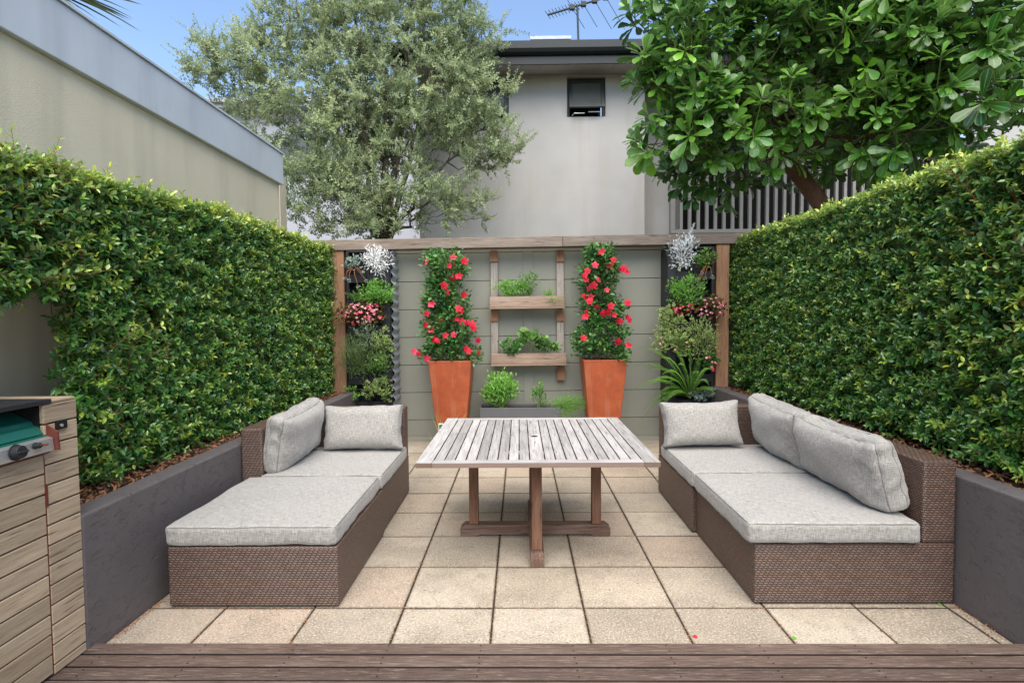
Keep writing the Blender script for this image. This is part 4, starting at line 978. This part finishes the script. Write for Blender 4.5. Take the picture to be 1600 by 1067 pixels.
# succulent hanging stems with rosettes
for (px, py), ends, kind, lbl in (((553, 418), ((540, 436), (560, 448), (573, 440), (567, 428), (546, 440)), 'succ', 'pale rosettes hanging on bare curved stems in the left vertical garden'),
                       ((1103, 412), ((1087, 440), (1100, 436), (1112, 434), (1096, 428), (1090, 446)), 'succ', 'blue rosettes hanging on bare stems in the right vertical garden')):
    b = pc(px, py, 6.9); t = thing('hanging_succulent', lbl, 'plant', tuple(b), GV); S = MB()
    for e in ends:
        q = pc(*e, 6.80); S.tube(curve(b, q, (0, -.06, .03), 8, .003), .0045, 6); n = 18; L = MB(); D = rdir(n) * .8 + np.array((0, -.8, .5)); scatter(L, LFR, np.tile(q, (n, 1)), D, np.tile(np.array((0, -.5, 1.)), (n, 1)), rng.uniform(.025, .045, n), rng.random(n), rng.random(n) * .3, np.full(n, .7)); L.build('rosette', M[kind], t, smooth=True)
    S.build('stem', M['twig'], t, smooth=True)

# fern
b = pc(1078, 622, 6.9); fern = thing('fern', 'large fern with long arching fronds spilling left from the right vertical garden', 'fern', tuple(b), GV); L, S = MB(), MB()
FT = leaf(prof=[.5, 1, .6, 0], W=.34, fold=.05, curl=.1)
ends = [(990, 572), (1000, 545), (985, 612), (1006, 640), (1012, 602), (1030, 560), (1050, 548), (1075, 545), (1096, 560), (1112, 578), (1040, 600), (1022, 622), (1060, 570), (1108, 602), (1015, 580), (1002, 656), (1035, 585), (1090, 585), (1030, 640), (1120, 620)]
for e in ends:
    q = pc(*e, rng.uniform(6.45, 6.85)); ln = np.linalg.norm(q - b); Q = curve(b, q, (0, -.05, .10 + .10 * ln), 14, .002); S.tube(Q, np.linspace(.004, .0015, 14), 5, cap=False)
    tt = np.linspace(.12, 1, 34); P = np.stack([np.interp(tt, np.linspace(0, 1, 14), Q[:, i]) for i in range(3)], 1); T = unit(np.gradient(P, axis=0)); sd_ = unit(np.cross(T, np.array((0, -.6, 1.))))
    for sg in (-1, 1):
        scatter(L, FT, P, sd_ * sg + T * .35, np.tile(np.array((0, -.5, 1.)), (34, 1)) + rng.normal(size=(34, 3)) * .15, .034 * np.sin(np.clip(tt * 1.02, .1, 1) ** .8 * math.pi) + .010, np.full(34, rng.random()), rng.random(34) * .35)
L.build('fronds', M['fern'], fern, smooth=True); S.build('stem', M['stem_green'], fern, smooth=True)

# ================================================================== TALL POTS AND CLIMBERS
def tallpot(cx, lbl, side):
    Yc = 6.86; t = thing('tall_pot', lbl, 'plant pot', (cx, Yc, 0), 'tall square terracotta pots against the fence'); zt_ = 1.10
    mb = MB(); rt, rb = .262, .150; lev = [(0, rb), (.4, .196), (.8, .236), (zt_ - .03, rt - .004), (zt_, rt), (zt_, rt - .022), (zt_ - .08, rt - .03)]
    V = []
    for z, r_ in lev: V += [(cx + a * r_, Yc + b * r_, z) for a, b in ((-1, -1), (1, -1), (1, 1), (-1, 1))]
    F = [(4*i+j, 4*i+(j+1) % 4, 4*i+4+(j+1) % 4, 4*i+4+j) for i in range(len(lev) - 1) for j in range(4)] + [(3, 2, 1, 0)]
    mb.add(V, F); mb.build('body', M['pot'], t, bevel=.008, seg=3)
    mb = MB(); q = rt - .03; mb.add([(cx - q, Yc - q, zt_ - .06), (cx + q, Yc - q, zt_ - .06), (cx + q, Yc + q, zt_ - .06), (cx - q, Yc + q, zt_ - .06)], [(0, 1, 2, 3)]); mb.build('potting_soil', M['soil'], t)
pL, pR = at(703, 600, 6.6).x, at(946, 600, 6.6).x
tallpot(pL, 'tall tapering terracotta pot left of the pallet shelves', -1); tallpot(pR, 'tall tapering terracotta pot right of the pallet shelves', 1)
def climber(cx, lbl, prof, flw, seed):
    r2 = np.random.default_rng(seed); base = (cx, 6.86, 1.05); t = thing('flowering_climber', lbl, 'climbing plant', base, 'red flowered climbers in the tall pots'); L, S = MB(), MB()
    for k in range(3):
        zz = np.linspace(1.03, 2.36, 16); S.tube(np.stack([cx + .05 * np.cos(zz * 9 + k * 2.1), 6.86 + .05 * np.sin(zz * 9 + k * 2.1), zz], 1), .005, 6)
    n = 5000; k = 420; Yp = 6.84
    pz = [at(700, p[0], Yp).z for p in prof]; xl_ = [at(p[1], 470, Yp).x for p in prof]; xr_ = [at(p[2], 470, Yp).x for p in prof]
    z = r2.uniform(pz[-1], pz[0], k); a = np.interp(z, pz[::-1], xl_[::-1]); b = np.interp(z, pz[::-1], xr_[::-1])
    gap = (.5 + .5 * np.sin(z * 17 + seed)) * .13
    A = np.stack([a + (b - a) * (gap + (1 - 2 * gap) * r2.random(k)), Yp + (r2.random(k) - .55) * np.minimum(.42, (b - a) * .8), z], 1); A = A[A[:, 1] < 7.2]
    P = A[r2.integers(0, len(A), n)] + r2.normal(size=(n, 3)) * .036; ax_ = np.array((cx, 6.88, 0.)); o = P - ax_; o[:, 2] = .05
    D = unit(unit(o) + r2.normal(size=(n, 3)) * .6 + UPV * .1)
    scatter(L, LF5, P, D, UPV * .8 + unit(o) * .5 + r2.normal(size=(n, 3)) * .4, r2.uniform(.036, .068, n), r2.random(n), r2.random(n) ** 3 * .8, r2.uniform(.95, 1.25, n))
    L.build('foliage', M['mand'], t, smooth=True); S.build('stem', M['twig'], t, smooth=True)
    for (fx, fy) in flw:
        p = at(fx, fy, r2.uniform(6.53, 6.66)); flower(t, 'trumpet', 'red' if r2.random() < .75 else 'hotpink', p, np.array((r2.normal() * .5, -1., .25 + r2.normal() * .35)), r2.uniform(.75, 1.05))
climber(pL, 'red flowered climber in the left tall pot', [(394, 662, 728), (430, 672, 728), (450, 664, 726), (478, 660, 732), (500, 664, 738), (530, 656, 740), (550, 648, 748), (560, 650, 745)],
        [(665, 409), (726, 408), (702, 415), (708, 402), (717, 431), (708, 434), (694, 446), (699, 456), (725, 461), (674, 475), (717, 482), (720, 487), (667, 490), (688, 500), (714, 498), (722, 503), (731, 504), (738, 506), (740, 512), (665, 507), (674, 515), (696, 524), (709, 523), (678, 530), (684, 532), (729, 545), (733, 549), (647, 549), (654, 553), (747, 532), (748, 550), (667, 560)], 11)
climber(pR, 'red flowered climber in the right tall pot', [(390, 912, 956), (420, 914, 968), (440, 906, 962), (470, 904, 962), (490, 908, 974), (512, 915, 972), (530, 892, 978), (548, 886, 986), (560, 905, 982)],
        [(940, 393), (930, 414), (959, 406), (953, 415), (970, 421), (975, 420), (980, 425), (918, 423), (914, 430), (916, 437), (935, 437), (928, 446), (948, 453), (922, 451), (923, 464), (921, 471), (981, 473), (932, 481), (955, 478), (915, 494), (943, 490), (950, 488), (960, 492), (968, 502), (980, 495), (984, 500), (966, 534), (982, 539), (912, 528), (917, 488), (914, 463)], 12)
# stray grass and a plant tag at the foot of the left pot
b = at(690, 690, 6.35); b.z = 0; t = thing('grass_tuft', 'thin tuft of dry grass at the foot of the left terracotta pot', 'grass tuft', tuple(b)); L = MB(); n = 16
GT = leaf(prof=[.8, 1, 1, .8, .4, 0], W=.035, fold=.3, curl=.35)
D = rdir(n) * .45 + UPV; scatter(L, GT, np.tile(np.array(b), (n, 1)) + rng.normal(size=(n, 3)) * .02 * np.array((1, 1, 0)), D, rdir(n), rng.uniform(.25, .62, n), rng.random(n), rng.random(n)); L.build('blades', M['grass'], t, smooth=True)
b = at(689, 668, 6.3); mb = MB(); mb.box(b.x - .028, b.x + .028, 6.3, 6.303, b.z - .05, b.z + .05); mb.tube([(b.x, 6.305, 0), (b.x, 6.305, b.z)], .003)
tg = thing('plant_tag', 'small pale plant tag on a stake beside the left terracotta pot', 'plant tag', (b.x, 6.3, 0)); mb.build('card', M['silver'], tg)
mb = MB(); mb.box(b.x - .02, b.x + .02, 6.297, 6.2985, b.z - .03, b.z + .035); mb.build('picture', M['green_enamel'], tg)

# ================================================================== PALLET SHELVES
YS = 7.0; x0, x1 = at(766, 470, YS - .1).x, at(884, 470, YS - .1).x
sh = thing('pallet_shelf', 'weathered pallet shelf unit with two planting boxes hung on the sage fence', 'shelf', ((x0 + x1) / 2, 7.2, 0))
for i, (a, b, zb) in enumerate(((767, 778, 565), (870, 881, 594))):
    xa, xb = at(a, 470, 7.2).x, at(b, 470, 7.2).x; zlo = at(a, zb, 7.2).z; mb = MB(); mb.box(xa, xb, 7.20, 7.245, zlo, 2.50); up_ = mb.build('upright', M['pallet_z'], sh, bevel=.003)
    zz = [at(a, q, 7.18).z for q in ((393, 409, 486, 502) if i == 0 else (391, 409, 486, 502, 573, 594))]
    for k in range(0, len(zz), 2): mb = MB(); mb.box(xa - .005, xb + .005, 7.17, 7.198, zz[k + 1], zz[k]); mb.build('end_block', M['pallet_end'], up_, bevel=.003)
shelves = []
for (a, b, t0, t1) in ((765, 882, 463, 482), (767.5, 885, 552, 571)):
    xa, xb = at(a, t0, YS).x, at(b, t0, YS).x; zt_, zb = at((a + b) / 2, t0, YS).z, at((a + b) / 2, t1, YS).z; sd2 = math.tan(R(.35)); o = -(xa + xb) / 2 * sd2
    def bx(mb, *q, r=None): mb.box(q[0], q[1], q[2], q[3], q[4] + o, q[5] + o, r, shear=sd2)
    mb = MB(); bx(mb, xa, xb, YS, YS + .02, zb + .018, zt_); f_ = mb.build('shelf_box', M['pallet_x'], sh, bevel=.003)
    mb = MB(); bx(mb, xa - .004, xb + .004, YS - .006, 7.168, zb - .002, zb + .016); bx(mb, xa, xa + .02, YS + .021, 7.168, zb + .018, zt_ - .01); bx(mb, xb - .02, xb, YS + .021, 7.168, zb + .018, zt_ - .01); bx(mb, xa, xb, 7.13, 7.168, zb + .018, zt_ - .01)
    mb.build('shelf_board', M['pallet_x'], f_, bevel=.002)
    mb = MB(); bx(mb, xa + .021, xb - .021, YS + .021, 7.128, zb + .02, zt_ - .03); mb.build('shelf_soil', M['soil'], f_)
    mb = MB()
    for q in (xa + .03, xa + .06, xb - .06, xb - .03):
        for dz in (.03, .08): mb.cyl((q, YS - .001, zb + o + dz + q * sd2), (0, -1, 0), .004, .002, 8)
    mb.build('nails', M['black'], f_)
    shelves.append((xa, xb, zt_))
GS = 'plants in the pallet shelves'
GT2 = leaf(prof=[1, 1, .8, .4, 0], W=.03, fold=.3, curl=.35)
pbush('mint', 'bright green mint sprawling along the upper pallet shelf', 'plant', 800, 452, 27, 12, 620, .030, LF5, 'mint', .3, Y=7.06, base=pc(800, 466, 7.08), grp=GS, up=.7, stems=22)
pbush('oregano', 'taller upright herb sprigs at the right of the mint on the upper pallet shelf', 'plant', 826, 445, 16, 18, 330, .028, LF5, 'herb', .3, Y=7.07, base=pc(826, 464, 7.08), grp=GS, up=.8, stems=14)
c_ = pc(857, 466, 7.08); t = thing('chives', 'small tuft of chives at the right end of the upper pallet shelf', 'plant', tuple(c_), GS); L = MB(); n = 130
D = rdir(n) * .5 + UPV; scatter(L, GT2, np.tile(c_, (n, 1)) + rng.normal(size=(n, 3)) * .02, D, rdir(n), rng.uniform(.08, .19, n), rng.random(n), rng.random(n) * .5)
n = 60; D = rdir(n) * .6 - UPV * .6 + np.array((.4, -.6, 0)); scatter(L, GT2, np.tile(c_ + np.array((.05, -.09, 0)), (n, 1)) + rng.normal(size=(n, 3)) * np.array((.05, .005, .008)), D, rdir(n), rng.uniform(.05, .12, n), rng.random(n), rng.random(n)); L.build('blades', M['chive'], t, smooth=True)
pbush('strawberry_plant', 'dark leafy strawberry plant at the left of the lower pallet shelf', 'plant', 801, 543, 21, 12, 230, .040, LFR, 'mand', .3, Y=7.04, base=pc(801, 555, 7.06), grp=GS)
pbush('leafy_green', 'broad-leaved green plant in the middle of the lower pallet shelf', 'plant', 831, 530, 17, 13, 90, .075, LFR, 'herb', .2, Y=7.04, base=pc(831, 553, 7.06), grp=GS, up=.6)
pbush('strawberry_plant', 'leafy strawberry plant at the right of the lower pallet shelf', 'plant', 855, 541, 18, 12, 200, .044, LFR, 'mand', .4, Y=7.04, base=pc(855, 555, 7.06), grp=GS)
# trough
x0, x1 = at(750, 650, 6.8).x, at(876, 650, 6.8).x; zt_ = at(812, 637, 6.8).z
tr = thing('planter_trough', 'low charcoal rectangular trough below the pallet shelves', 'plant trough', ((x0 + x1) / 2, 6.95, 0)); mb = MB()
mb.box(x0, x1, 6.80, 6.815, 0, zt_); mb.box(x0, x1, 7.085, 7.10, 0, zt_); mb.box(x0, x0 + .015, 6.8155, 7.0845, 0, zt_); mb.box(x1 - .015, x1, 6.8155, 7.0845, 0, zt_); mb.build('body', M['trough'], tr, bevel=.002)
mb = MB(); mb.box(x0 + .016, x1 - .016, 6.816, 7.084, .01, zt_ - .03); mb.build('potting_soil', M['soil'], tr)
GP = 'herbs in the low trough'
pbush('basil', 'dense bright green bushy herb at the left of the low trough', 'plant', 783, 609, 27, 25, 900, .045, LF5, 'mint', .35, Y=6.93, base=(at(783, 637, 6.93).x, 6.93, zt_ - .03), grp=GP, up=.4, stems=20)
pbush('marjoram', 'sparse upright herb in the middle of the low trough', 'plant', 842, 616, 12, 20, 230, .030, LF5, 'herb', .3, Y=6.95, base=(at(842, 637, 6.95).x, 6.95, zt_ - .03), grp=GP, up=.7)
pbush('thyme', 'fine-leaved feathery herb spilling over the right end of the low trough', 'plant', 888, 633, 29, 18, 2300, .026, LFN, 'mint', .2, Y=6.86, base=(at(868, 640, 6.9).x, 6.90, zt_ - .03), grp=GP, up=.5, stems=40, wl=1.6)

# ================================================================== BARBECUE CABINET
CX = -2.10; ye = at(128, 800, 2.6).y
YE, YSM, YN = 2.555, 2.37, 1.2
cab = thing('barbecue_cabinet', 'weathered timber-slatted barbecue cabinet with mossy boards at the left edge', 'cabinet', (-2.5, 2.0, .03))
mb = MB(); mb.box(-2.92, CX - .022, YN, YE - .022, .03, 1.0); mb.box(-2.92, CX - .022, YSM + .004, YE - .022, 1.0, 1.24); mb.build('carcass', M['dark'], cab)
def slats(name, ya, yb, z0, z1, notch=False):
    mb = MB(); z = z1
    while z > z0 + .01:
        zz = max(z - .083, z0)
        if notch and z > 1.12 and z < 1.20: 
            mb.box(CX - .02, CX, ya, yb, zz, z - .0)   # notch piece handled by the bracket in front
        else: mb.box(CX - .02, CX, ya, yb, zz, z)
        z -= .0905
    return mb.build(name, M['cab'], cab, bevel=.0025)
slats('side_panel', YSM + .004, YE, .035, 1.250); slats('door', YN, YSM - .004, .035, 1.033)
mb = MB(); z = 1.250
while z > .06: mb.box(-2.92, CX - .002, YE - .02, YE, max(z - .083, .035), z); z -= .0905
mb.build('end_panel', M['cab'], cab, bevel=.0025)
mb = MB(); mb.box(CX - .018, CX - .003, YSM - .003, YSM + .003, .035, 1.0); mb.box(CX - .0005, CX + .006, YSM - .005, YSM + .004, .80, .90); mb.build('edge_trim', M['rust'], cab)
mb = MB(); mb.box(-2.92, CX - .002, YSM + .05, YE - .003, 1.2525, 1.266); mb.build('cap', M['cab'], cab, bevel=.003)
mb = MB(); mb.box(-2.92, CX + .005, YN, YSM + .045, 1.2525, 1.274); tag(mb.build('bench_top', M['black'], bevel=.004, seg=2), 'thin black bench top lying over the barbecue at the left edge', 'bench top')
bq = thing('barbecue', 'built-in barbecue with green enamel hood, steel control panel and black knobs', 'barbecue', (-2.2, 1.9, 1.0))
def extr(name, prof, ya, yb, m, bev=.004):
    k = len(prof); mb = MB(); V = [(x, y, z) for y in (ya, yb) for x, z in prof]; mb.add(V, [(i, k+i, k+(i+1) % k, (i+1) % k) for i in range(k)] + [tuple(range(k)), tuple(range(k, 2*k))[::-1]]); return mb.build(name, m, bq, bevel=bev, seg=2)
hood = extr('hood', [(-2.40, 1.19), (-2.27, 1.185), (-2.255, 1.165), (-2.245, 1.167), (-2.155, 1.125), (-2.145, 1.108), (-2.125, 1.102), (-2.10, 1.068), (-2.40, 1.068)], 1.3, YSM + .005, M['green_enamel'])
extr('front_band', [(-2.3, 1.065), (-2.092, 1.065), (-2.088, 1.035), (-2.3, 1.035)], 1.3, YSM + .005, M['green_enamel'], .002)
panel = extr('control_panel', [(-2.3, 1.062), (-2.10, 1.060), (-2.068, 1.052), (-2.062, .998), (-2.075, .992), (-2.3, .992)], 1.28, YSM + .012, M['steel'], .003)
extr('lower_trim', [(-2.3, .990), (-2.085, .990), (-2.085, .984), (-2.3, .984)], 1.28, YSM + .012, M['rust'], .001)
mb = MB(); mb.tube([(-2.095, YSM - .05, 1.075), (-2.055, YSM - .045, 1.075), (-2.045, YSM - .03, 1.07)], .004, 6); 
def knob(y, z, r, l, nm='knob'):
    mb = MB(); mb.cyl((-2.064, y, z), (1, 0, .12), r * 1.12, .004, 28); mb.cyl((-2.060, y, z), (1, 0, .12), r, l, 28, r * .85); k = mb.build(nm, M['black'], panel, smooth=False, bevel=.002, seg=2)
    a = Vector((1, 0, .12)).normalized(); p = Vector((-2.060, y, z)) + a * l; mb = MB(); mb.box(p.x - .002, p.x + .008, y - r * .8, y + r * .8, p.z - .004, p.z + .004); mb.build('grip', M['black'], k, bevel=.002)
knob(2.195, 1.030, .030, .026); knob(2.285, 1.036, .013, .022, 'igniter_knob'); knob(1.95, 1.030, .030, .026)
mb = MB(); mb.cyl((-2.045, 2.285, 1.039), (1, .5, .05), .005, .03, 10); mb.build('igniter_stem', M['rust'], panel)
mb = MB(); V = []; pr_ = [(-2.30, 1.2), (-2.24, 1.2), (-2.05, 1.075), (-2.045, .995), (-2.20, .995), (-2.20, 1.05)]; k = len(pr_)
V = [(x, y, z) for y in (YSM + .014, YSM + .022) for x, z in pr_]; mb.add(V, [(i, k+i, k+(i+1) % k, (i+1) % k) for i in range(k)] + [tuple(range(k)), tuple(range(k, 2*k))[::-1]]); mb.build('end_bracket', M['rust'], bq); bq.location.z += .055
mb = MB(); mb.box(CX + .0005, CX + .012, YSM + .06, YSM + .115, 1.13, 1.165); hb = mb.build('hinge_recess', M['dark'], cab); mb = MB(); mb.cyl((CX + .012, YSM + .08, 1.147), (1, 0, 0), .007, .006, 12); mb.build('bolt', M['steel'], hb)

# ================================================================== SMALL THINGS ON THE GROUND
def gp_(px, py):
    d = at(px, py, 3.); t = H / (H - d.z); return Vector((d.x * t, 3 * t, .003))
for i, (px, py, m, lb) in enumerate(((1083, 996, 'red', 'fallen red petal on the paving next to the deck'), (1238, 998, 'mint', 'small green leaf lying on the paving near the deck, right of the red petal'), (1466, 945, 'mint', 'small green leaf on the paving in front of the right-hand sofa corner'))):
    p = gp_(px, py); L = MB(); scatter(L, LFR, np.array([p]), np.array([(1., .3, .2)]), np.array([(0., -.3, 1.)]), np.array([.026]), np.array([.6]), np.array([.2])); t_ = thing('fallen_petal' if m == 'red' else 'fallen_leaf', lb, 'petal' if m == 'red' else 'leaf', tuple(p)); L.build('blade', M[m], t_, smooth=True)
# grit and leaf crumbs along the joints and the planter foot
n = 3200; P = []
for _ in range(n):
    k = rng.random()
    if k < .42: P.append((PX0 + PS * rng.integers(-4, 6) + rng.normal() * .006, 2.65 + 4.4 * rng.random() ** 1.6, .001))
    elif k < .84: P.append((rng.uniform(-2.0, 2.3), PY0 + PS * int(8 * rng.random() ** 1.6) + rng.normal() * .006, .001))
    elif k < .92: P.append((2.42 - abs(rng.normal()) * .02, rng.uniform(2.7, 3.1), .002))
    else: P.append((-2.09 + abs(rng.normal()) * .02, rng.uniform(2.7, 3.1), .002))
P = np.array(P); P = P[(P[:, 0] > -2.09) & (P[:, 0] < 2.42)]; n = len(P); L = MB(); D = rdir(n); D[:, 2] *= .3
scatter(L, leaf(prof=[.5, 1, .3], W=.6), P, D, np.tile(UPV, (n, 1)) + rdir(n) * .5, rng.uniform(.004, .012, n), rng.random(n), rng.random(n)); o = L.build('joint_debris', M['mulch']); o['kind'] = 'stuff'; o['label'] = 'tiny dry crumbs caught in the paving joints and along the planter walls'; o['category'] = 'debris'
